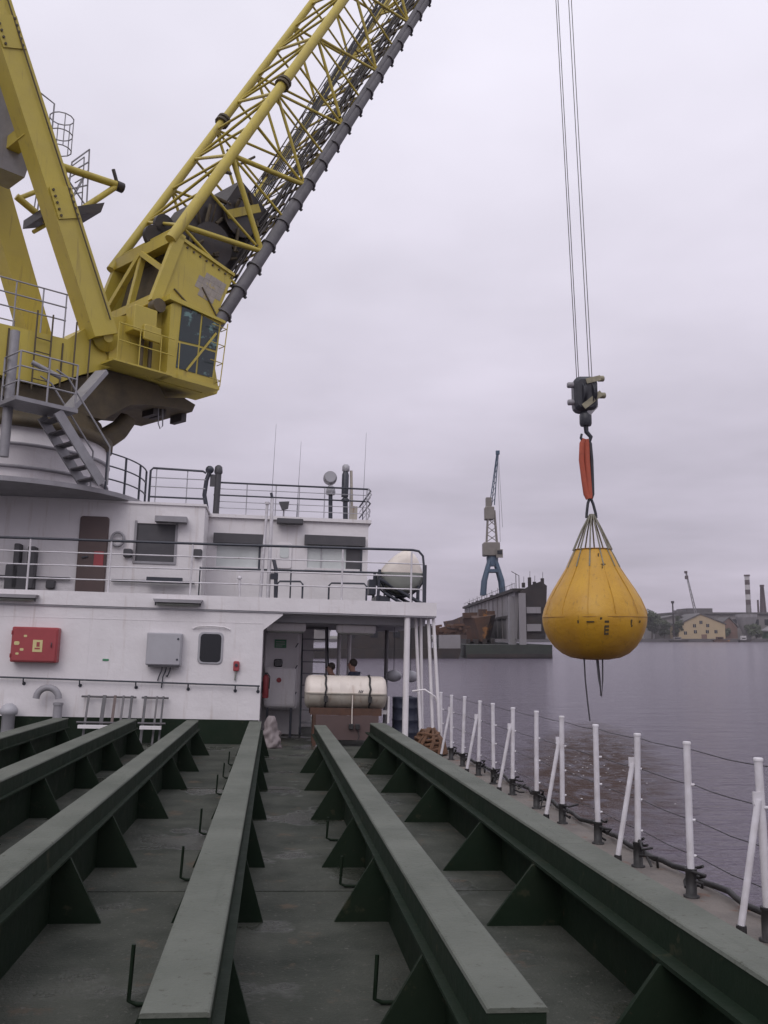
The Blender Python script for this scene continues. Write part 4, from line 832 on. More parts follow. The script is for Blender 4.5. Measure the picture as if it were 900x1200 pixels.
# boom foot section: open frame plus solid side panel
bt = MB(); q = [(-1.86, 11.0), (-.47, 11.86), (-.80, 10.12), (-1.1, 10.0), (-.95, 10.55), (-1.12, 11.15), (-1.72, 10.8)]
FOOT = [(-.52, 11.86), (1.22, 11.42), (.62, 9.80), (-.42, 9.95), (-.98, 10.15)]
for b0, b1 in ((-.03, .06), (BW - .06, BW + .03)):
    m = MB(); m.prism(FOOT, b0, b1, C); fp = m.build('foot_panel', 'crane_yellow', cr)
    if b0 < 0:
        m = MB(); m.bar(C(-.50, -.055, 11.80), C(1.20, -.055, 11.38), .08, .05, up=VX); m.build('panel_lip', 'crane_yellow', fp)
        m = MB()
        for i in range(5):
            for j in range(4):
                if (i, j) in ((0, 3), (4, 0), (0, 0)): continue
                e = lambda p, q_: (-.02 + p * .97 + q_ * .33, 10.55 - p * .20 + q_ * .93)
                p_, r_ = .16 * i, .18 * j; quad = [e(p_, r_), e(p_ + .156, r_), e(p_ + .156, r_ + .176), e(p_, r_ + .176)]
                m.prism(quad, -.036, -.0305, C)
        m.build('worn_notice', 'notice_grey', fp)
        m = MB(); m.bar(C(.25, -.05, 10.75), C(.80, -.05, 10.05), .03, .03, up=VX); m.bar(C(-.55, -.05, 10.45), C(-.15, -.05, 10.20), .03, .03, up=VX); m.build('seam_bar', 'crane_grime', fp)
for b in (.0, BW):
    m = MB(); m.bar(C(-1.05, b, 9.95), C(-.45, b, 11.9), .26, .16, up=VX); m.build('foot_post', 'crane_yellow', cr)
for p0, p1, w_ in ((C(-.50, .08, 11.82), C(-.50, BW - .08, 11.82), .30), (C(-.78, .1, 10.9), C(-.70, 1.3, 11.7), .12), (C(-.92, 1.3, 10.2), C(-.62, 1.35, 11.7), .14), (C(-.95, 2.65, 10.1), C(-.66, 1.4, 11.7), .14), (C(-1.0, .1, 10.05), C(-1.0, BW - .1, 10.05), .22)):
    m = MB(); m.bar(p0, p1, w_, w_, up=UX); m.build('foot_strut', 'crane_yellow', cr)
m = MB(); m.prism([(-.72, 9.6), (.6, 9.7), (1.2, 11.4), (-.25, 11.8)], .3, BW - .3, C); m.build('foot_core', 'crane_grime', cr)
# winches inside the boom foot
for (l, d, r_) in ((.9, 1.05, .55), (2.2, 1.25, .48)):
    c0 = BP(l, .35, d); m = MB(); m.lathe([(r_ + .04, 0), (r_ + .04, .06), (r_ * .75, .07), (r_ * .75, BW - .78), (r_ + .04, BW - .77), (r_ + .04, BW - .7)], c0, axis=VX, n=22); m.build('winch_drum', 'crane_dark', cr)
m = MB()
for i, (l0, l1, d0, d1) in enumerate(((-.2, 2.2, .3, 1.9), (2.2, 3.3, .75, 1.95))):
    vs = [BP(l, b, d) for l in (l0, l1) for b in (.55, BW - .5) for d in (d0, d1)]; m.add(vs, [(0, 1, 3, 2), (4, 6, 7, 5), (0, 4, 5, 1), (2, 3, 7, 6), (0, 2, 6, 4), (1, 5, 7, 3)])
m.build('winch_housing', 'crane_dark', cr)
m = MB()
for k in range(26):
    l = random.uniform(0, 3.6); d = random.uniform(.25, 1.9); m.tube(BP(l, .25 + .3 * random.random(), d), BP(l + random.uniform(-.7, .7), .2 + .3 * random.random(), d + random.uniform(-.5, .5)), random.uniform(.02, .06), n=5)
m.build('hydraulic_pipes', 'crane_grime', cr, kind='stuff')
m = MB(); m.bar(BP(1.9, .3, .9), BP(2.9, .3, 1.5), .22, .06, up=VX); m.build('winch_brake', 'crane_yellow', cr)
for b in (.5, 1.0): m = MB(); m.lathe([(.30, 0), (.30, .12)], C(-.62 + b * .55, 1.3, 11.9 + b * .8), axis=VX, n=18); m.build('guide_sheave', 'crane_dark', cr)

m = MB()
for i in range(9): m.lathe([(.03, 0), (.03, .03)], C(-.44 + i * .195, -.031, 11.66 - i * .047), axis=-VX, n=6)
for i in range(8): m.lathe([(.03, 0), (.03, .03)], C(-.9 + i * .055, -.031, 10.3 + i * .19), axis=-VX, n=6)
m.build('bolt_rows', 'crane_grime', cr)
for a in (-3.2, -4.4, -5.6, -6.6):
    m = MB(); m.bar(C(a, .04, 7.36), C(a, .04, 8.36), .03, .03, up=VX); m.build('body_seam', 'crane_grime', cr)
# boom: tip over the hanging bag
tipW = BAG + V3((-.75, 0, 42)); tipS = SHIP_I @ tipW
LB = (tipS - B0).dot(UX) / math.cos(PH)
bm_ = thing('lattice_boom', 'yellow lattice boom with a grey pipe along its underside, rising from the crane', 'crane boom', tuple(B0))
Ls = LB - 7.0
def sec(l):
    """width and depth of the boom at l"""
    if l <= Ls: return 0.0, 0.0
    u = (l - Ls) / (LB - Ls); return u * BW * .36, u * BDP * .72
def BQ(l, b, d):
    s, e = sec(l); return BP(l, s + (BW - 2 * s) * b, e * .15 + (BDP - e) * d)
for b, d, r_, r2 in ((0, 0, .145, .12), (1, 0, .125, .105), (1, 1, .105, .095), (0, 1, .10, .095)):
    m = MB(); m.path([BQ(-.3, b, d), BQ(Ls, b, d), BQ(LB, b, d)], r_, r2, n=10); m.build('chord', 'crane_yellow' if (b, d) != (0, 1) else 'pipe_grey', bm_)
# grey pipe with clamps under the near lower chord
m = MB(); m.path([BQ(-1.9 + .9 * k, 0, 1.02 + .004 * min(k, 9)) for k in range(int((Ls + 1.9) / .9))], .17, .085, n=12); gp = m.build('cable_trunk', 'pipe_grey', bm_)
l = -1.6
while l < Ls:
    p = BQ(l, 0, 1.03 + .003 * min(l, 8)); r_ = .165 - .085 * max(0, l) / Ls
    m = MB(); m.lathe([(r_ + .05, -.03), (r_ + .05, .03)], p, axis=BD, n=12); m.bar(p - BN * (r_ - .02), p - BN * (r_ + .10), .07, .05, up=BD); m.build('clamp', 'pipe_grey', gp); l += .9
# lacing
bay = 1.42; nb = int(Ls / bay)
for i in range(nb + 3):
    l0 = i * bay + .25; l1 = min(l0 + bay, LB - .3)
    if l0 > LB - 1: break
    for b in (0, 1):
        for (da, db) in (((0, 1), (1, 0))[i % 2],):
            m = MB(); m.tube(BQ(l0, b, da), BQ(l1, b, db), .045 if i > 2 or b else .075, n=6); m.build('diagonal', 'crane_yellow', bm_)
        m = MB(); m.tube(BQ(l0, b, 0), BQ(l0, b, 1), .038, n=6); m.build('lacing', 'crane_yellow', bm_)
    for d in (0, 1):
        m = MB(); m.tube(BQ(l0, i % 2, d), BQ(l1, 1 - i % 2, d), .045, n=6); m.build('diagonal', 'crane_yellow', bm_)
        m = MB(); m.tube(BQ(l0, 0, d), BQ(l0, 1, d), .04, n=6); m.build('lacing', 'crane_yellow', bm_)
for l in (6.3, 6.44, 18.0, 18.14, 29.0, 29.14):
    for b, d in ((0, 0), (1, 0), (1, 1)):
        if l < LB - 1: m = MB(); m.lathe([(.21, -.04), (.21, .04)], BQ(l, b, d), axis=BD, n=12); m.build('joint_flange', 'crane_grime', bm_)
# hoses and power cables strapped inside the lower chord, loose and wavy
for j in range(6):
    m = MB(); ph = random.random() * 6
    m.path([BQ(.2 + .8 * k, .03 + .035 * j + .012 * math.sin(k * .9 + ph), .93 - .03 * (j % 3) + .02 * math.sin(k * 1.3 + ph)) for k in range(int(Ls / .8))], .03 + .012 * (j % 2), n=5); m.build('hose', 'crane_dark', bm_)
for k in range(int(Ls / .58)):
    l = .5 + k * .58; m = MB(); m.bar(BQ(l, -.02, .90), BQ(l, .30, .94), .05, .05, up=BN); m.build('hose_bracket', 'crane_grime', bm_)
# ladder and cage hoops along the lower face
lad = MB()
for b in (.30, .48): lad.path([BQ(.5, b, .93), BQ(Ls, b, .93)], .025, n=5)
for k in range(int(Ls / .32)): lad.tube(BQ(.6 + k * .32, .30, .93), BQ(.6 + k * .32, .48, .93), .014, n=5)
lad.build('ladder', 'crane_grime', bm_)
for k in range(int(Ls / .85)):
    l = .8 + k * .85; m = MB(); p0 = BQ(l, .30, .93); p1 = BQ(l, .48, .93); cc_ = (p0 + p1) / 2
    m.path([cc_ + VX * (.42 * math.cos(R(a))) + BN * (.62 * math.sin(R(a))) for a in range(0, 181, 30)], .016, n=5); m.build('cage_hoop', 'crane_grime', bm_)
for j in range(4):
    m = MB(); a = R(30 + 40 * j); off = VX * (.42 * math.cos(a)) + BN * (.62 * math.sin(a)); m.path([(BQ(.8, .39, .93) + off), (BQ(Ls - 1, .39, .93) + off)], .013, n=5); m.build('cage_strip', 'crane_grime', bm_)
# hoist ropes along the boom
for j in range(7):
    m = MB(); b = .14 + .05 * j; m.tube(BQ(.6, b, .72 + .05 * (j % 3)), BQ(LB - .3, .3 + .05 * j, .60), .019, n=5); m.build('hoist_rope', 'wire', bm_)
for b in (.32, .5, .68): m = MB(); m.lathe([(.50, -.06), (.55, -.05), (.46, 0), (.55, .05), (.50, .06)], BQ(LB - .1, b, .5), axis=VX, n=22); m.build('head_sheave', 'crane_dark', bm_)
m = MB()
for b in (.1, .9): m.bar(BQ(LB - .9, b, .0), BQ(LB + .35, b, .5), .6, .04, up=VX)
m.build('head_plate', 'crane_yellow', bm_)

# A-frame mast
af = thing('crane_mast', 'yellow two legged mast leaning back over the crane', 'crane mast', tuple(C(-2.4, 1.35, 9)))
da, dz = -2.65, 6.05
for b in (.0, 2.75):
    k0, k1 = -.03, 2.15
    m = MB(); m.bar(C(-2.42 + da * k0, b, 8.9 + dz * k0), C(-2.42 + da * k1, b + (.55 if b == 0 else -.55), 8.9 + dz * k1), .60, .52, up=VX); m.build('leg', 'crane_yellow', af)
    m = MB(); m.tube(C(-2.42 + da * 2.1, b + (.5 if b == 0 else -.5), 8.9 + dz * 2.1), C(-7.2, b, 8.3), .16, n=10); m.build('back_stay', 'crane_yellow', af)
m = MB(); m.bar(C(-2.42 + da * 2.1, .3, 8.9 + dz * 2.1), C(-2.42 + da * 2.1, 2.45, 8.9 + dz * 2.1), .5, .5); m.build('head_beam', 'crane_yellow', af)
m = MB(); m.lathe([(.55, 0), (.6, .05), (.6, .5), (.55, .55)], C(-2.42 + da * 2.1, 1.1, 8.9 + dz * 2.1 + .2), axis=VX, n=20); m.build('luffing_sheave', 'crane_dark', af)
m = MB(); m.prism([(-5.6, 15.3), (-4.75, 14.75), (-3.80, 13.1), (-3.98, 12.25), (-4.9, 12.25), (-5.6, 13.3)], .95, 1.75, C); m.build('luffing_winch_cover', 'grey_steel', af)
m = MB(); m.bar(C(-4.3, .1, 12.9), C(-4.3, 2.6, 12.9), .3, .3); m.build('cross_beam', 'crane_yellow', af)
for k in (.42, .98):      # bolted splice plates and service pipes on the near leg
    c0 = C(-2.42 + da * k, .55 * k / 2.15 - .285, 8.9 + dz * k); ld = (UX * da + V3((0, 0, dz))).normalized(); sd_ = ld.cross(VX)
    m = MB(); m.bar(c0 - ld * .35, c0 + ld * .35, .54, .03, up=VX); pl_ = m.build('splice_plate', 'crane_yellow', af)
    m = MB()
    for i in range(5):
        for j in (-1, 1): m.lathe([(.03, 0), (.03, .03)], c0 + ld * (-.28 + .14 * i) + sd_ * (.2 * j) - VX * .015, axis=-VX, n=6)
    m.build('bolt_rows', 'crane_grime', pl_)
for j in range(1):
    m = MB(); m.path([C(-2.42 + da * k, .55 * k / 2.15 - .31, 8.9 + dz * k) + UX * (.20 + .06 * j) for k in (.03, .5, 1.0, 1.6, 2.1)], .018, n=5); m.build('service_pipe', 'crane_grime', af)
# access platform on the far leg
pf = thing('mast_platform', 'small railed access platform with a ladder cage behind the near mast leg', 'platform', tuple(C(-2.2, 2.9, 12.4)))
m = MB(); m.tube(C(-2.4, 2.9, 13.99), C(-.62, 2.9, 14.16), .10, n=9); m.build('outrigger', 'crane_yellow', pf)
m = MB(); m.tube(C(-.66, 2.9, 14.1), C(-1.75, 2.9, 12.9), .08, n=8); m.build('outrigger_brace', 'crane_yellow', pf)
m = MB(); m.lathe([(.14, -.1), (.14, .1)], C(-.56, 2.9, 14.14), axis=UX, n=10); m.tube(C(-.6, 2.9, 14.12), C(-.78, 2.9, 14.55), .05, n=7); m.build('outrigger_head', 'crane_dark', pf)
m = MB(); m.tube(C(-3.3, 2.9, 12.75), C(-2.4, 2.9, 12.36), .09, n=8); m.tube(C(-2.8, 2.9, 12.0), C(-2.2, 2.9, 12.6), .05, n=6); m.tube(C(-3.2, 2.9, 12.75), C(-2.55, 2.9, 13.3), .06, n=6); m.build('bracket', 'crane_yellow', pf)
m = MB(); m.prism([(-2.85, 12.22), (-1.30, 12.95), (-1.22, 13.25), (-2.4, 12.62), (-2.85, 12.45)], 2.4, 3.4, C); m.build('floor', 'crane_dark', pf)
m = MB()
for p, q_ in (((-2.0, 12.9), (-1.95, 14.25)), ((-1.45, 13.2), (-1.5, 14.81)), ((-2.3, 12.7), (-2.2, 13.9)), ((-1.95, 14.25), (-1.5, 14.81)), ((-1.9, 14.02), (-1.5, 14.45)), ((-1.7, 13.98), (-1.5, 14.2)), ((-2.2, 13.9), (-1.45, 13.2)), ((-2.0, 12.9), (-1.5, 14.2)), ((-2.25, 13.3), (-1.48, 13.8)), ((-2.75, 12.4), (-2.7, 13.35)), ((-2.7, 13.35), (-2.2, 13.9))):
    m.tube(C(p[0], 2.9, p[1]), C(q_[0], 2.9, q_[1]), .022, n=5); m.tube(C(p[0] + .1, 3.35, p[1]), C(q_[0] + .1, 3.35, q_[1]), .018, n=5)
m.build('rail', 'galvanised', pf)
cg = MB(); c0 = C(-2.32, 2.9, 0)
for z in (14.42, 14.85, 15.3): cg.path([c0 + V3((.30 * math.cos(R(a)), .30 * math.sin(R(a)), z)) for a in range(0, 361, 30)], .016, n=5)
for a in range(0, 360, 60): cg.tube(c0 + V3((.30 * math.cos(R(a)), .30 * math.sin(R(a)), 14.42)), c0 + V3((.30 * math.cos(R(a)), .30 * math.sin(R(a)), 15.3)), .014, n=5)
cg.build('ladder_cage', 'galvanised', pf)
m = MB(); m.path([C(-2.55, 2.9, 14.0), C(-2.55, 2.9, 15.6), C(-3.05, 2.9, 15.75)], .022, n=5); m.tube(C(-2.72, 2.9, 13.0), C(-2.72, 2.9, 15.2), .02, n=5); m.build('ladder_rail', 'galvanised', pf)

# platform railing, landing and stairs of the crane
cl_ = thing('crane_stair', 'grey steel stair with a landing from the round deck to the crane', 'stair', tuple(C(-2.8, -.9, 5.1)))
m = MB(); m.box(-4.75, -3.45, -1.35, -.55, 6.50, 6.58, C); m.build('landing', 'galvanised', cl_)
for b in (-1.3, -.62):
    m = MB(); m.bar(C(-3.85, b, 6.45), C(-2.78, b, 5.16), .05, .2, up=UX); m.build('stringer', 'galvanised', cl_)
    m = MB(); m.path([C(-3.95, b, 7.3), C(-3.7, b, 7.2), C(-2.65, b, 5.95), C(-2.65, b, 5.15)], .02, n=6); m.build('handrail', 'galvanised', cl_)
for k in range(6):
    u = (k + .5) / 6; m = MB(); a = -3.85 + 1.07 * u; z = 6.45 - 1.29 * u; m.box(a - .1, a + .1, -1.27, -.65, z - .015, z + .015, C); m.build('tread', 'pipe_grey', cl_)
m = MB(); m.bar(C(-3.5, -.92, 6.56), C(-2.55, -.55, 7.75), .30, .10, up=(0, 0, 1)); m.build('upper_flight', 'galvanised', cl_)
for a, b in ((-4.7, -1.3), (-4.1, -1.3), (-3.5, -1.3), (-4.7, -.6)):
    m = MB(); m.tube(C(a, b, 6.581), C(a, b, 7.5), .022, n=6); m.build('post', 'galvanised', cl_)
for z in (6.9, 7.2, 7.5): m = MB(); m.path([C(-4.7, -.6, z), C(-4.7, -1.3, z), C(-3.5, -1.3, z)], .018, n=6); m.build('rail', 'galvanised', cl_)
m = MB(); m.tube(C(-4.55, -.6, 5.5), C(-4.55, -.6, 8.1), .10, n=8); m.tube(C(-4.15, -.6, 7.55), C(-3.55, -.7, 7.35), .05, n=6); m.build('support_pipe', 'galvanised', cl_)
tr = thing('crane_top_railing', 'thin grey railing on top of the yellow crane platform', 'railing', tuple(C(-4.5, .1, 8.4)))
for b in (.1, 2.65):
    for z in (.42, .72, 1.02): m = MB(); m.tube(C(-7.5, b, 8.28 + z), C(-3.15, b, 8.48 + z), .018, n=5); m.build('rail', 'galvanised', tr)
    for a in (-7.4, -6.4, -5.4, -4.3, -3.7, -3.17): m = MB(); m.tube(C(a, b, 8.3), C(a, b, 8.48 + 1.0 + (a + 3.15) * .045), .018, n=5); m.build('post', 'galvanised', tr)
fr_ = thing('crane_side_ladder', 'thin yellow ladder rails on the side of the crane platform', 'ladder', tuple(C(-3.6, 0, 7.2)))
for a in (-3.85, -3.5, -2.95, -2.6): m = MB(); m.tube(C(a, -.03, 7.15), C(a, -.03, 8.9), .02, n=5); m.build('rail', 'crane_grime', fr_)
for z in (7.4, 7.7, 8.0, 8.3):
    m = MB(); m.tube(C(-3.85, -.03, z), C(-3.5, -.03, z), .014, n=5); m.build('rung', 'crane_grime', fr_)

# ================================================================== HOOK, SLING AND WATER BAG (hang plumb, in world coordinates)
hb = thing('hook_block', 'black hook block with cream side plates hanging from the crane ropes', 'hook block', (8.5, 38, 13.7), ship=False)
HX, HY = 8.5, 38.0
m = MB(); m.rbox(HX - .50, HX + .50, HY - .32, HY + .32, 14.35, 15.85, .28); m.build('body', 'block_dark', hb)
for b in (-.2, .2): m = MB(); m.lathe([(.50, -.07), (.56, -.06), (.46, 0), (.56, .06), (.50, .07)], (HX + b, HY, 15.1), axis=(1, .3, 0), n=22); m.build('sheave', 'block_dark', hb)
for x, z in ((-.62, 15.5), (-.62, 14.75), (.66, 15.78), (.70, 15.05)): m = MB(); m.lathe([(.09, -.14), (.13, -.10), (.13, .12), (.08, .16)], (HX + x, HY - .1, z), axis=(1, 0, 0), n=10); m.build('side_knob', 'block_cream' if x > 0 else 'grey_steel', hb)
m = MB(); m.bar((HX - .15, HY - .36, 14.5), (HX + .62, HY - .36, 15.1), .25, .05, up=(0, 1, 0)); m.bar((HX + .0, HY - .36, 15.6), (HX + .6, HY - .36, 15.75), .22, .05, up=(0, 1, 0)); m.build('side_plate', 'block_cream', hb)
m = MB(); m.lathe([(.22, 0), (.26, .1), (.26, .45), (.18, .60)], (HX, HY, 13.76), n=14); m.build('swivel', 'block_dark', hb)
m = MB(); m.path([(HX, HY, 13.8), (HX + .02, HY, 13.5), (HX + .20, HY, 13.28), (HX + .12, HY, 13.05), (HX - .10, HY, 13.05), (HX - .22, HY, 13.25), (HX - .18, HY, 13.42)], .11, .05, n=9); m.build('hook', 'block_dark', hb)
m = MB(); m.bar((HX + .1, HY - .1, 14.25), (HX + .42, HY - .1, 14.62), .22, .22); m.build('lug', 'grey_steel', hb)
hr_ = thing('hoist_rope_falls', 'steel hoist ropes running up from the hook block to the boom tip', 'rope', (8.5, 38, 15.85), ship=False)
for dx, dy in ((-.33, -.08), (-.20, .12), (.20, -.10), (.36, .10)):
    m = MB(); m.tube((HX + dx, HY + dy, 15.3), (tipW.x + dx * 1.1, tipW.y + dy, tipW.z), .017, n=5); m.build('rope_fall', 'wire', hr_)
sg = thing('round_sling', 'red orange lifting sling looped between the hook and the yellow bag', 'sling', (8.55, 38, 10.6), ship=False)
for dx, mt in ((-.17, 'sling_red'), (.02, 'sling_red'), (.17, 'block_dark')):
    m = MB(); m.path([(HX + dx * .4, HY, 13.18), (HX + dx, HY, 13.0), (HX + dx * 1.25, HY + .02, 12.3), (HX + .04 + dx, HY, 11.4), (HX + .07 + dx * .8, HY, 10.85), (HX + .08 + dx * .3, HY, 10.66)], .12 if mt == 'sling_red' else .075, n=8); m.build('strand', mt, sg)
bg_ = thing('water_weight_bag', 'big yellow teardrop water bag for load testing hanging over the river', 'water bag', (8.62, 38, 4.1), ship=False)
BX = 8.62; prof = [(.02, 8.56), (.55, 8.55), (.72, 8.53), (.79, 8.45), (.93, 8.18), (1.12, 7.78), (1.42, 7.30), (1.69, 6.90), (1.94, 6.48), (2.10, 6.10), (2.165, 5.85), (2.18, 5.74), (2.175, 5.60), (2.15, 5.42), (2.07, 5.16), (1.92, 4.86), (1.69, 4.55), (1.39, 4.29), (1.03, 4.12), (.55, 4.04), (.02, 4.02)]
m = MB(); n_ = 72; vs = []
for r_, z in prof:
    for k in range(n_):
        a = 2 * math.pi * k / n_; g = 1 + (.016 * (abs(math.sin((a - .18) * 6)) ** .6 - .75) + .006 * math.sin(a * 3 + z * 2.3) + .005 * math.sin(a * 34 + z * 1.5) * (z > 7.2) + .012 * noise.noise(V3((math.cos(a) * 2.2, math.sin(a) * 2.2, z * .9)))) * (r_ > .3); vs.append((BX + .965 * r_ * g * math.cos(a), 38 + .965 * r_ * g * math.sin(a), z))
m.add(vs, [(i * n_ + k, i * n_ + (k + 1) % n_, (i + 1) * n_ + (k + 1) % n_, (i + 1) * n_ + k) for i in range(len(prof) - 1) for k in range(n_)], True)
prof = [(r_ * .965, z) for r_, z in prof]
bo = m.build('bag_body', 'bag_yellow', bg_)
m = MB(); m.path([(BX + 2.108 * math.cos(R(a)), 38 + 2.108 * math.sin(R(a)), 5.74) for a in range(0, 361, 8)], .011, n=5); m.path([(BX + .735 * math.cos(R(a)), 38 + .735 * math.sin(R(a)), 8.53) for a in range(0, 361, 12)], .022, n=5); m.build('seam', 'bag_seam', bo)
for k in range(12):
    a = 2 * math.pi * (k + .35) / 12; ca, sa = math.cos(a), math.sin(a)
    pts = [(BX + .02 + .10 * ca * .8, 38 + .10 * sa, 10.0), (BX + .42 * ca, 38 + .42 * sa, 9.35), (BX + .80 * ca, 38 + .80 * sa, 8.50)] ; m = MB(); m.path(pts, .034, n=5); m.build('lifting_strap', 'webbing', bg_)
    m = MB(); m.path([(BX + (r_ + .006) * ca, 38 + (r_ + .006) * sa, z) for r_, z in prof[2:6]], .03, n=5); m.build('strap_end', 'webbing', bo)
    m = MB(); m.path([(BX + (r_ + .004) * ca, 38 + (r_ + .004) * sa, z) for r_, z in prof[3:11]], .014, n=5); m.build('gore_seam', 'bag_yellow', bo)
m = MB()
for s in (-1, 1): m.path([(BX - .03, 38, 10.75), (BX - .02 + s * .11, 38, 10.45), (BX + s * .19, 38, 10.02), (BX + s * .20, 38, 9.85)], .06, n=7)
m.build('shackle', 'block_dark', bg_)
def on_bag(az, z, wd, ht, name):
    # small printed mark that hugs the bag
    for i in range(len(prof) - 1):
        if prof[i][1] >= z >= prof[i + 1][1]: u = (prof[i][1] - z) / (prof[i][1] - prof[i + 1][1]); r_ = prof[i][0] + (prof[i + 1][0] - prof[i][0]) * u; break
    m = MB(); a = R(az); ca, sa = math.cos(a), math.sin(a); tx = V3((-sa, ca, 0)); c_ = V3((BX + (r_ + .012) * ca, 38 + (r_ + .012) * sa, z)); sl = V3((ca * .25 if z < 5.7 else 0, sa * .25 if z < 5.7 else 0, 1)).normalized()
    m.bar(c_ - tx * wd / 2, c_ + tx * wd / 2, .02, ht, up=sl); m.build(name, 'bag_mark', bo)
for i, z in enumerate((5.54, 5.36, 5.22, 5.08)): on_bag(-90, z, .17, .09, 'print_mark')
for z in (5.30, 5.14): on_bag(-92, z, .05, .14, 'print_mark')
for az, z, wd, ht in ((-107, 5.54, .30, .05), (-61, 5.52, .06, .22), (-47, 5.55, .06, .10), (-120, 5.54, .06, .12), (-88, 8.2, .04, .2), (-80, 7.85, .2, .03), (-84, 7.7, .03, .22), (-96, 5.66, .08, .1), (-60, 5.38, .07, .08)): on_bag(az, z, wd, ht, 'print_mark')
for pts in ([(8.02, 37.4, 4.15), (8.05, 37.4, 3.2), (8.12, 37.4, 2.3), (8.18, 37.38, 1.65)], [(8.50, 37.3, 4.1), (8.56, 37.3, 3.3), (8.66, 37.3, 2.58), (8.72, 37.3, 3.3), (8.74, 37.3, 4.1)], [(8.62, 37.6, 4.1), (8.68, 37.6, 3.2), (8.70, 37.6, 2.6)]):
    m = MB(); m.path(pts, .032, n=7); m.build('drain_hose', 'visor', bg_)

# small white flecks modelled as sparkles on the bag's painted reflection
m = MB()
for k in range(80):
    u = random.gauss(0, .38); v = random.gauss(0, .9); x = 8.1 + .218 * u * 14 + .976 * v; y = 36 + .976 * u * 14 - .218 * v; r_ = random.uniform(.012, .04)
    n_ = 6; m.add([(x + r_ * random.uniform(.6, 1.3) * math.cos(2 * math.pi * i / n_), y + r_ * 1.6 * random.uniform(.6, 1.3) * math.sin(2 * math.pi * i / n_), .03) for i in range(n_)] + [(x, y, .03 + r_ * .5)], [(i, (i + 1) % n_, n_) for i in range(n_)])
solo(m, 'sparkle_flecks', 'chimney_white', 'white flecks standing in for sparkles on the painted brown reflection of the yellow bag', 'sparkle_flecks', (7.6, 33, 0), ship=False, kind='stuff')
# ================================================================== FAR SHORE: floating dock, cranes, works
fd = thing('floating_dock', 'pale grey floating dry dock wall with rusty lower structure across the water', 'floating dock', (28, 260, 0), ship=False)
m = MB(); m.box(30.0, 35.0, 212, 345, 4.2, 15.0); m.build('wing_wall', 'dock_pale', fd)
m = MB(); m.box(29.3, 35.6, 210.5, 346, 15.01, 15.7); m.build('wing_deck', 'dock_dark', fd)
m = MB(); m.prism([(30.3, 4.2), (36.2, 4.2), (36.8, 16.2), (35.5, 17.2), (33.8, 16.6), (31.0, 15.0)], 208.5, 211.9); m.build('end_face', 'dock_dark', fd)
m = MB(); m.box(18.2, 37.4, 207, 346, -1.5, 3.0); m.build('pontoon', 'dock_green', fd)
m = MB(); m.box(18.4, 37.2, 206.6, 206.99, .2, 1.0); m.build('fender', 'dock_dark', fd)
m = MB(); m.box(28.9, 30.3, 213, 216.5, 3.01, 14); m.box(30.31, 31.8, 207.6, 208.49, 3.01, 14.5); m.build('buttress', 'dock_pale', fd)
for k in range(12):
    m = MB(); y = 224 + k * 10; m.box(29.7, 29.99, y, y + .9, 4.2, 14.9); m.build('wall_rib', 'dock_pale', fd)
m = MB(); m.box(29.6, 29.98, 220, 344, 9.2, 9.8); m.build('walkway', 'dock_dark', fd)
for y, z0, z1 in ((209.4, 6, 7.6), (209.4, 10, 11.4)): m = MB(); m.box(32.0, 35.2, 207.95, 208.45, z0, z1); m.build('opening', 'dock_pale', fd)
for x, h_ in ((33, 1.9), (34.1, .9), (35.9, 1.7), (31.6, .7)): m = MB(); m.box(x - .35, x + .3, 208.6, 209.6, 15.8, 16.2 + h_); m.tube((x, 209, 16), (x + .1, 209, 17.6 + h_), .06, n=4); m.build('deck_gear', 'dock_dark', fd)
for k in range(9):
    y = 222 + k * 14; h_ = random.uniform(.4, 1.1); m = MB(); m.box(30.5, 30.5 + random.uniform(.6, 1.4), y, y + 2, 15.71, 15.7 + h_); m.tube((30.9, y + 1, 15.7), (30.9, y + 1, 17.2 + h_), .07, n=4); m.build('deck_gear', 'dock_dark', fd)
for k in range(2):
    x = 30.6 + 1.6 * k; m = MB(); m.path([(x, 214 + k * 6, 15.7), (x, 214 + k * 6, 19.2), (x - 1.0, 214 + k * 6, 19.8)], .09, n=5); m.build('lamp_post', 'dock_dark', fd)
m = MB(); m.path([(29.9, 211, 16.9), (29.9, 346, 16.9)], .05, n=4)
for k in range(20): m.tube((29.9, 212 + k * 7, 15.7), (29.9, 212 + k * 7, 16.9), .05, n=4)
m.build('railing', 'dock_dark', fd)
# rusty ship in the dock
sh = thing('docked_ship', 'rusty brown and orange ship lying beside the floating dock wall', 'ship', (24, 240, 3), ship=False)
m = MB(); sec_ = [(226, 22, 26, 9.3), (232, 19.5, 28, 9.8), (250, 18.5, 28.6, 9.2), (290, 18.5, 28.6, 9.4)]; vs = []
for y, xa, xb, zt in sec_: vs += [(xa, y, zt), (xb, y, zt + .5), (xb - 1.5, y + .6, 3.6), (xa + 1.5, y + .6, 3.6)]
m.add(vs, [(4 * i + k, 4 * i + (k + 1) % 4, 4 * i + 4 + (k + 1) % 4, 4 * i + 4 + k) for i in range(3) for k in range(4)] + [(0, 1, 2, 3), (15, 14, 13, 12)]); m.build('hull', 'dock_brown', sh)
for x, y, z, s in ((20.5, 228, 9.5, 1.1), (24.5, 229, 9.9, 1.6), (22.5, 233, 9.8, 1.0), (27, 234, 10.0, 1.2)): m = MB(); m.box(x - 1, x + 1, y, y + 3, z - .2, z + s); m.build('deck_gear', 'dock_brown', sh)
for x in (20.5, 22.5, 24.5, 26.5): m = MB(); m.box(x - .5, x + .5, 226.5, 288, 3.01, 4.2); m.build('keel_block', 'dock_dark', sh)
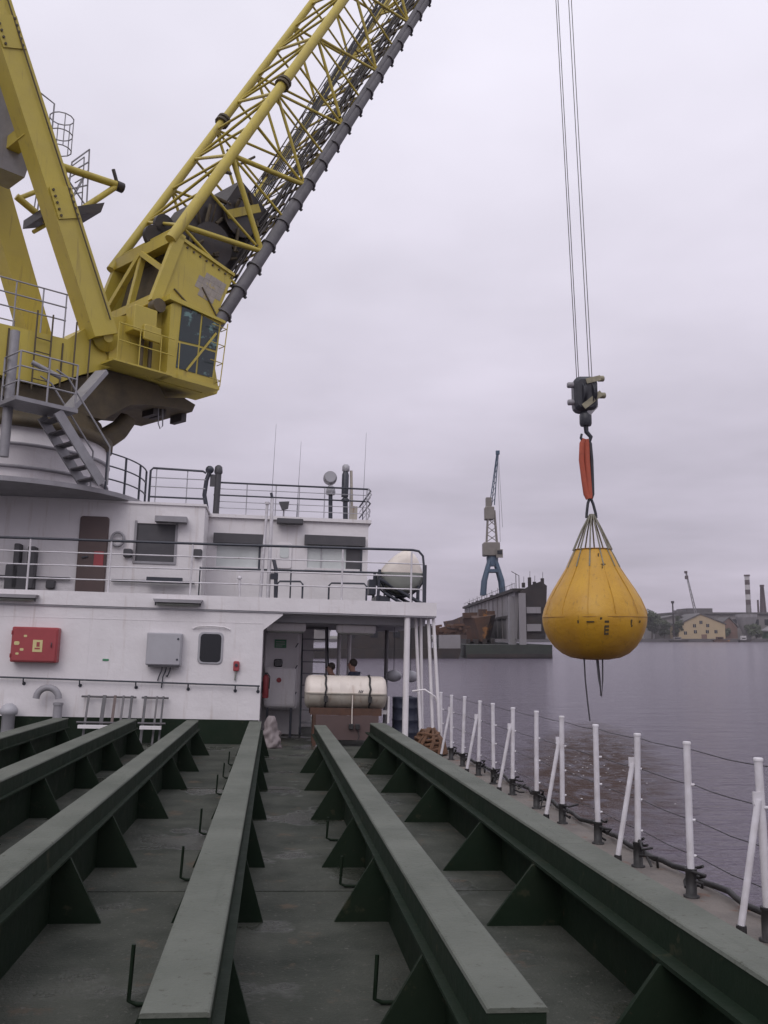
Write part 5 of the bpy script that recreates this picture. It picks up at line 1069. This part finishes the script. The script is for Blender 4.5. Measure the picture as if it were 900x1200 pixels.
# rusty barge, seen through the passage and right of it
bg2 = thing('moored_barge', 'dark barge with a rusty orange load moored left of the floating dock', 'barge', (6, 208, 0), ship=False)
m = MB(); m.prism([(-16, -1), (16.2, -1), (17.2, 2.2), (-17, 2.2)], 206, 216); m.build('hull', 'dock_dark', bg2)
m = MB(); m.box(-10, 10.6, 207, 215, 2.21, 7.6); m.build('deckhouse', 'dock_dark', bg2)
m = MB(); m.box(12.2, 17.0, 207, 214, 2.21, 5.2); m.build('cabin', 'dock_pale', bg2)
m = MB()
for k in range(26):
    x = random.uniform(10.9, 19); z = random.uniform(0, 2.2); m.bar((x - random.uniform(.5, 1.6), 208 + random.random() * 4, 5.3 + z), (x + random.uniform(.5, 1.6), 208 + random.random() * 4, 5.3 + z + random.uniform(-.5, .5)), .6, .5)
m.box(10.7, 18.6, 209, 213, 5.201, 6.6); m.build('scrap_load', 'dock_brown', bg2)
for x in (-8, -3, 2, 7): m = MB(); m.box(x, x + 1.6, 206.9, 206.99, 4.6, 6.0); m.build('window', 'window_dark', bg2)
# portal crane on the dock
pc = thing('portal_crane', 'tall harbour crane with blue legs and upright jib on the dock wall', 'crane', (29, 247, 15.7), ship=False)
for x in (-2.4, 2.4):
    for y in (-2, 2):
        m = MB(); m.path([(29.1 + x * 1.1, 247 + y, 15.7), (29.1 + x * .95, 247 + y, 19.5), (29.1 + x * .55, 247 + y * .7, 23.0), (29.1 + x * .32, 247 + y * .4, 25.0)], .65, .55, n=8); m.build('leg', 'harbour_crane_blue', pc)
m = MB(); m.bar((27.4, 245.2, 22.2), (30.8, 245.2, 22.2), .6, .8); m.bar((27.4, 248.8, 22.2), (30.8, 248.8, 22.2), .6, .8); m.build('portal_beam', 'harbour_crane_blue', pc)
m = MB(); m.lathe([(1.5, 23.5), (1.6, 25.8), (1.4, 26.2)], (29.1, 247, 0), n=14); m.build('slew_base', 'harbour_crane_blue', pc)
m = MB(); m.rbox(26.6, 31.0, 245, 249, 26.21, 29.8, .3); m.build('machine_house', 'harbour_crane_cream', pc)
m = MB(); m.box(29.9, 31.6, 244.3, 244.99, 25.6, 27.8); m.build('cabin', 'harbour_crane_cream', pc)
m = MB(); m.box(30.1, 31.4, 244.2, 244.29, 26.5, 27.5); m.build('cabin_window', 'window_dark', pc)
m = MB()
for x, y in ((27.6, 246), (30.4, 246), (27.6, 248), (30.4, 248)):
    m.bar((x, y, 29.8), (29.0 + (x - 29) * .6, y, 38.5), .34, .34)
for k in range(4):
    z = 30 + k * 2.1; u = 1 - .1 * k; m.bar((29 - 1.4 * u, 246, z), (29 + 1.4 * u, 246, z + 2.0), .2, .2); m.bar((29 + 1.4 * u, 246, z), (29 - 1.4 * u, 246, z + 2.0), .2, .2)
m.build('tower', 'harbour_crane_cream', pc)
m = MB(); m.rbox(27.2, 29.7, 245.6, 248.4, 36.0, 39.5, .3); m.build('counterweight', 'harbour_crane_cream', pc)
m = MB(); m.box(27.6, 29.0, 245.8, 248.2, 39.51, 42.0); m.build('head_frame', 'harbour_crane_cream', pc)
m = MB()
for dx, dy in ((-.45, -.5), (.45, -.5), (0, .5)): m.bar((29.2 + dx * 1.4, 247 + dy, 40), (30.9 + dx * .4, 247 + dy * .4, 54.3), .22, .22)
for k in range(9):
    u = k / 9; v = (k + 1) / 9; m.bar((29.2 + 1.7 * u - .5 * (1 - u), 246.6, 40 + 14.3 * u), (29.2 + 1.7 * v + .5 * (1 - v), 246.6, 40 + 14.3 * v), .13, .13)
m.build('jib', 'harbour_crane_blue', pc)
m = MB(); m.tube((31.0, 247, 54.2), (31.3, 247, 30), .06, n=4); m.tube((31.2, 247, 54.2), (32.0, 247, 34), .05, n=4); m.build('hoist_rope', 'dock_dark', pc)
m = MB(); m.box(30.5, 31.5, 246.5, 247.5, 54.0, 55.0); m.build('jib_head', 'harbour_crane_blue', pc)

# works on the far bank
ZB = 2.6
yh = thing('gabled_hall', 'ochre hall with a low gable and small dark windows on the far bank', 'building', (238, 752, ZB), ship=False)
YB = 752
def kx(x): return x * YB / 700.0
def kz(z): return 5 + (z - 5) * YB / 700.0
m = MB(); m.prism([(kx(222), ZB), (kx(257), ZB), (kx(257), kz(13.5)), (kx(239), kz(21.0)), (kx(222), kz(13.0))], YB, YB + 40); m.build('wall', 'shed_ochre', yh)
m = MB(); m.prism([(kx(221), kz(12.9)), (kx(239), kz(21.02)), (kx(258), kz(13.3)), (kx(258), kz(14.2)), (kx(239), kz(22.0)), (kx(221), kz(13.8))], YB - .8, YB + 40.5); m.build('roof', 'roof_dark', yh)
for x, z in ((234.5, 8), (243.5, 8), (227, 7), (250, 8), (239, 15), (234, 12.4), (244, 12.6)):
    m = MB(); m.box(kx(x) - 1.2, kx(x) + 1.2, YB - .25, YB - .01, kz(z) - 1.3, kz(z) + 1.3); wn = m.build('window', 'window_dark', yh); m = MB(); m.box(kx(x) - .08, kx(x) + .08, YB - .32, YB - .26, kz(z) - 1.3, kz(z) + 1.3); m.build('mullion', 'chimney_white', wn)
m = MB(); m.box(kx(241) - 2.2, kx(241) + 2.2, YB - .25, YB - .01, ZB, kz(6.0)); m.build('gate', 'shed_rust', yh)
gb = thing('long_works_building', 'long grey works building with a flat dark roof behind the ochre hall', 'building', (290, 800, ZB), ship=False)
m = MB(); m.box(250, 420, 800, 850, ZB, 23.5); m.build('wall', 'shed_grey', gb)
m = MB(); m.box(248, 422, 798, 852, 23.51, 25.0); m.build('roof', 'roof_dark', gb)
m = MB(); m.box(262, 284, 801, 830, 25.01, 28.5); m.box(254, 258, 801, 812, 25.01, 27); m.build('roof_lantern', 'roof_dark', gb)
for k in range(13):
    x = 290 + k * 9.5; m = MB(); m.box(x, x + 4.5, 799.6, 799.98, 14, 19); m.build('window', 'window_dark', gb)
g2 = thing('low_dark_shed', 'low dark shed with a pitched roof left of the ochre hall', 'building', (232, 780, ZB), ship=False)
m = MB(); m.prism([(226, ZB), (252, ZB), (252, 18), (246, 21.5), (226, 17.5)], 775, 810); m.build('wall', 'shed_grey', g2)
m = MB(); m.prism([(225, 17.4), (246, 21.52), (253, 17.9), (253, 18.9), (246, 22.6), (225, 18.4)], 774, 811); m.build('roof', 'roof_dark', g2)
rs = thing('rust_shed', 'rust red lean-to shed below the grey hopper on the far bank', 'building', (283, 765, ZB), ship=False)
m = MB(); m.prism([(kx(257.5), ZB), (kx(272), ZB), (kx(272), 12), (kx(266), 19.5), (kx(257.5), 13)], 768, 790); m.build('wall', 'shed_rust', rs)
m = MB(); m.bar((kx(256.5), 779, 12.6), (kx(266), 779, 20.2), 23.5, .7, up=(0, 0, 1)); m.bar((kx(266), 779, 20.2), (kx(273), 779, 11.8), 23.5, .7, up=(0, 0, 1)); m.build('roof', 'roof_dark', rs)
hp = thing('grey_hopper', 'pale grey tapered hopper bin beside the striped chimney', 'hopper', (298, 760, ZB), ship=False)
m = MB(); m.lathe([(3.0, ZB), (3.4, 6), (8.5, 20), (8.5, 22.5)], (300, 768, 0), n=16, smooth=False); m.build('bin', 'dock_pale', hp)
gs = thing('green_shed', 'bright green small shed at the end of the far quay', 'building', (318, 748, ZB), ship=False)
m = MB(); m.prism([(311, ZB), (335, ZB), (335, 10), (321, 14.5), (311, 8.5)], 745, 765); m.build('wall', 'shed_green', gs)
m = MB(); m.prism([(310, 8.3), (321, 14.52), (336, 9.8), (336, 10.6), (321, 15.4), (310, 9.2)], 744.4, 765.6); m.build('roof', 'dock_pale', gs)
ch = thing('striped_chimney', 'tall chimney with dark and white bands behind the works building', 'chimney', (339, 860, ZB), ship=False)
x_, y_ = 338.5, 860
zb_ = [ZB, 33.5, 38.2, 43.0, 47.5, 52.0, 56.5, 60.5]
for i, (a, b) in enumerate(zip(zb_[:-1], zb_[1:])): m = MB(); r0 = 2.25 - .006 * i; m.lathe([(r0 + (1.0 if i == 0 else 0), a + .01), (r0, b)], (x_, y_, 0), n=14); m.build('band', 'chimney_white' if i % 2 == 0 and i else ('chimney_dark' if i else 'shed_grey'), ch)
m = MB(); m.lathe([(2.7, 60.0), (2.7, 61.4)], (x_, y_, 0), n=14); m.build('rim', 'chimney_dark', ch)
c2 = thing('dark_chimney', 'shorter dark brown tapered chimney right of the banded one', 'chimney', (351, 860, ZB), ship=False)
m = MB(); m.lathe([(4.4, ZB), (3.0, 26), (1.7, 50), (2.0, 50.6), (2.0, 52)], (352, 860, 0), n=14); m.build('stack', 'chimney_dark', c2)
m = MB(); m.lathe([(1.0, 25), (.9, 38)], (347.5, 860, 0), n=8); m.build('side_stack', 'chimney_dark', c2)
jc = thing('lattice_tower_crane', 'thin pale slanting jib of a crane behind the ochre hall', 'crane', (262, 790, ZB), ship=False)
m = MB()
p0, p1 = V3((268, 790, 12)), V3((259, 790, 58.5))
for dx in (-1, 1):
    for dy in (-.8, .8): m.bar(p0 + V3((dx, dy, 0)), p1 + V3((dx * .4, dy * .4, 0)), .35, .35)
for k in range(14):
    a = p0.lerp(p1, k / 14); b = p0.lerp(p1, (k + 1) / 14); u = 1 - .6 * k / 14; s = 1 if k % 2 else -1; m.bar(a + V3((s * u, -.8 * u, 0)), b + V3((-s * u, -.8 * u, 0)), .28, .28)
m.build('jib', 'dock_pale', jc)
m = MB(); m.box(258, 260.4, 789, 791, 53.0, 56.0); m.box(257.6, 259.8, 789, 791, 58, 60); m.build('jib_head', 'chimney_dark', jc)
m = MB(); m.box(263, 272, 786, 794, ZB, 12); m.build('base', 'shed_grey', jc)
po = thing('shore_mast', 'thin dark mast among the trees on the far bank', 'mast', (234, 752, ZB), ship=False)
m = MB(); m.tube((234.5, 752, ZB), (234.5, 752, 32), .8, .55, n=7); m.box(233.4, 235.6, 751.4, 752.6, 31, 33); m.build('pole', 'dock_dark', po)
# small craft and clutter along the far quay
for i, (x, wd, h_, mt, lb) in enumerate(((263, 9, 3.0, 'chimney_white', 'small white work boat moored below the rust red shed'), (284, 7, 2.6, 'chimney_white', 'small white launch moored below the grey hopper'), (246, 12, 2.4, 'dock_brown', 'brown lighter moored below the ochre hall'), (215, 14, 2.2, 'shed_grey', 'grey lighter moored below the dark trees'))):
    b_ = thing('moored_boat', lb, 'boat', (kx(x), 733, 0), 'small boats along the far quay', ship=False)
    m = MB(); X_ = kx(x); m.prism([(X_ - wd / 2 + 1, -.6), (X_ + wd / 2 - 1, -.6), (X_ + wd / 2 + .8, 1.8), (X_ - wd / 2, 1.5)], 728, 732); m.build('hull', 'dock_dark' if i != 2 else 'dock_brown', b_)
    m = MB(); m.rbox(X_ - wd * .28, X_ + wd * .15, 728.6, 731.4, 1.6, 1.8 + h_, .3); cb_ = m.build('cabin', mt, b_)
    m = MB(); m.box(X_ - wd * .22, X_ + wd * .08, 728.5, 728.59, 2.6, 3.4); m.build('window', 'window_dark', cb_)
# trees on the far bank
def tree(x, y, h_, w_, label):
    t = thing('shore_tree', label, 'tree', (x, y, ZB), 'trees on the far bank', ship=False)
    m = MB(); m.path([(x, y, ZB), (x + .3, y, ZB + h_ * .35), (x - .2, y, ZB + h_ * .7)], .55, .2, n=7)
    for k in range(5):
        a = random.random() * 6.3; m.path([(x, y, ZB + h_ * (.25 + .08 * k)), (x + w_ * .35 * math.cos(a), y + w_ * .3 * math.sin(a), ZB + h_ * (.45 + .1 * k))], .2, .06, n=5)
    m.build('trunk', 'bark', t)
    m = MB(); vs = []; fs = []
    cl = [(random.gauss(0, .26) * w_, random.gauss(0, .22) * w_, h_ * random.uniform(.25, .88), w_ * random.uniform(.14, .26)) for _ in range(16)]
    for k in range(2600):
        cx_, cy_, cz_, r_ = random.choice(cl); d = V3((random.gauss(0, 1), random.gauss(0, 1), random.gauss(0, 1))).normalized() * r_ * random.uniform(.5, 1.05)
        p = V3((x + cx_, y + cy_, ZB + cz_)) + d; e1 = V3((random.gauss(0, 1), random.gauss(0, 1), random.gauss(0, 1))).normalized(); e2 = e1.orthogonal().normalized(); s = random.uniform(.4, .95)
        i = len(vs); vs += [p - e1 * s, p + e2 * s * .7, p + e1 * s, p - e2 * s * .7]; fs.append((i, i + 1, i + 2, i + 3))
    m.add(vs, fs); m.build('crown', 'leaf_green', t)
for x, y, h_, w_, lb in ((219, 760, 25, 17, 'tallest rounded dark tree left of the shore mast'), (207, 755, 17, 14, 'medium dark tree beside the tallest rounded tree'), (228, 757, 15, 11, 'small dark tree between the tallest tree and the mast'), (240, 756, 19, 12, 'dark tree right of the shore mast'), (196, 752, 16, 14, 'bushy dark tree behind the yellow water bag'), (183, 752, 14, 14, 'low bushy tree farther behind the yellow water bag'), (246, 762, 15, 11, 'narrow dark tree against the ochre hall'), (170, 752, 15, 15, 'broad low tree on the bank towards the floating dock'), (155, 752, 13, 14, 'small round tree on the bank towards the floating dock'), (276, 764, 12, 12, 'low bush like tree between the ochre hall and the rust red shed'), (303, 757, 11, 12, 'low tree between the grey hopper and the green shed'), (213, 770, 21, 15, 'dark tree behind the tallest rounded tree'), (345, 760, 14, 16, 'broad tree beyond the green shed')): tree(x, y, h_, w_, lb)
for i, (x, w_) in enumerate(((120, 44), (60, 36), (0, 52), (-70, 48))):
    s_ = thing('far_shed', ['grey shed on the far bank behind the floating dock', 'long low shed on the far bank beyond the barge', 'wide shed on the far bank behind the barge', 'dark shed on the far bank beyond the ship'][i], 'building', (x, 770, ZB), 'sheds on the far bank', ship=False)
    m = MB(); m.prism([(x - w_ / 2, ZB), (x + w_ / 2, ZB), (x + w_ / 2, 9), (x, 13), (x - w_ / 2, 9)], 770, 790); m.build('wall', 'shed_grey', s_)
    m = MB(); m.prism([(x - w_ / 2 - 1, 8.6), (x, 13.02), (x + w_ / 2 + 1, 8.6), (x + w_ / 2 + 1, 9.6), (x, 14), (x - w_ / 2 - 1, 9.6)], 769, 791); m.build('roof', 'roof_dark', s_)

# ================================================================== HAZE
m = MB(); m.box(-950, 1550, -60, 2990, -3.0, 66)
hz = m.build('haze', 'deck'); hz['kind'] = 'stuff'; hz.data.materials.clear()
hm = bpy.data.materials.new('haze'); hm.use_nodes = True; t = hm.node_tree; t.nodes.clear()
pv = t.nodes.new('ShaderNodeVolumePrincipled'); pv.inputs['Color'].default_value = (.90, .86, .93, 1); pv.inputs['Density'].default_value = .00015; pv.inputs['Anisotropy'].default_value = .2
ou = t.nodes.new('ShaderNodeOutputMaterial'); t.links.new(pv.outputs[0], ou.inputs['Volume']); hz.data.materials.append(hm)
hz['label'] = 'pale grey haze in the harbour air'
scene.cycles.volume_bounces = 0

for o in bpy.data.objects:
    if '_o' in o: del o['_o']
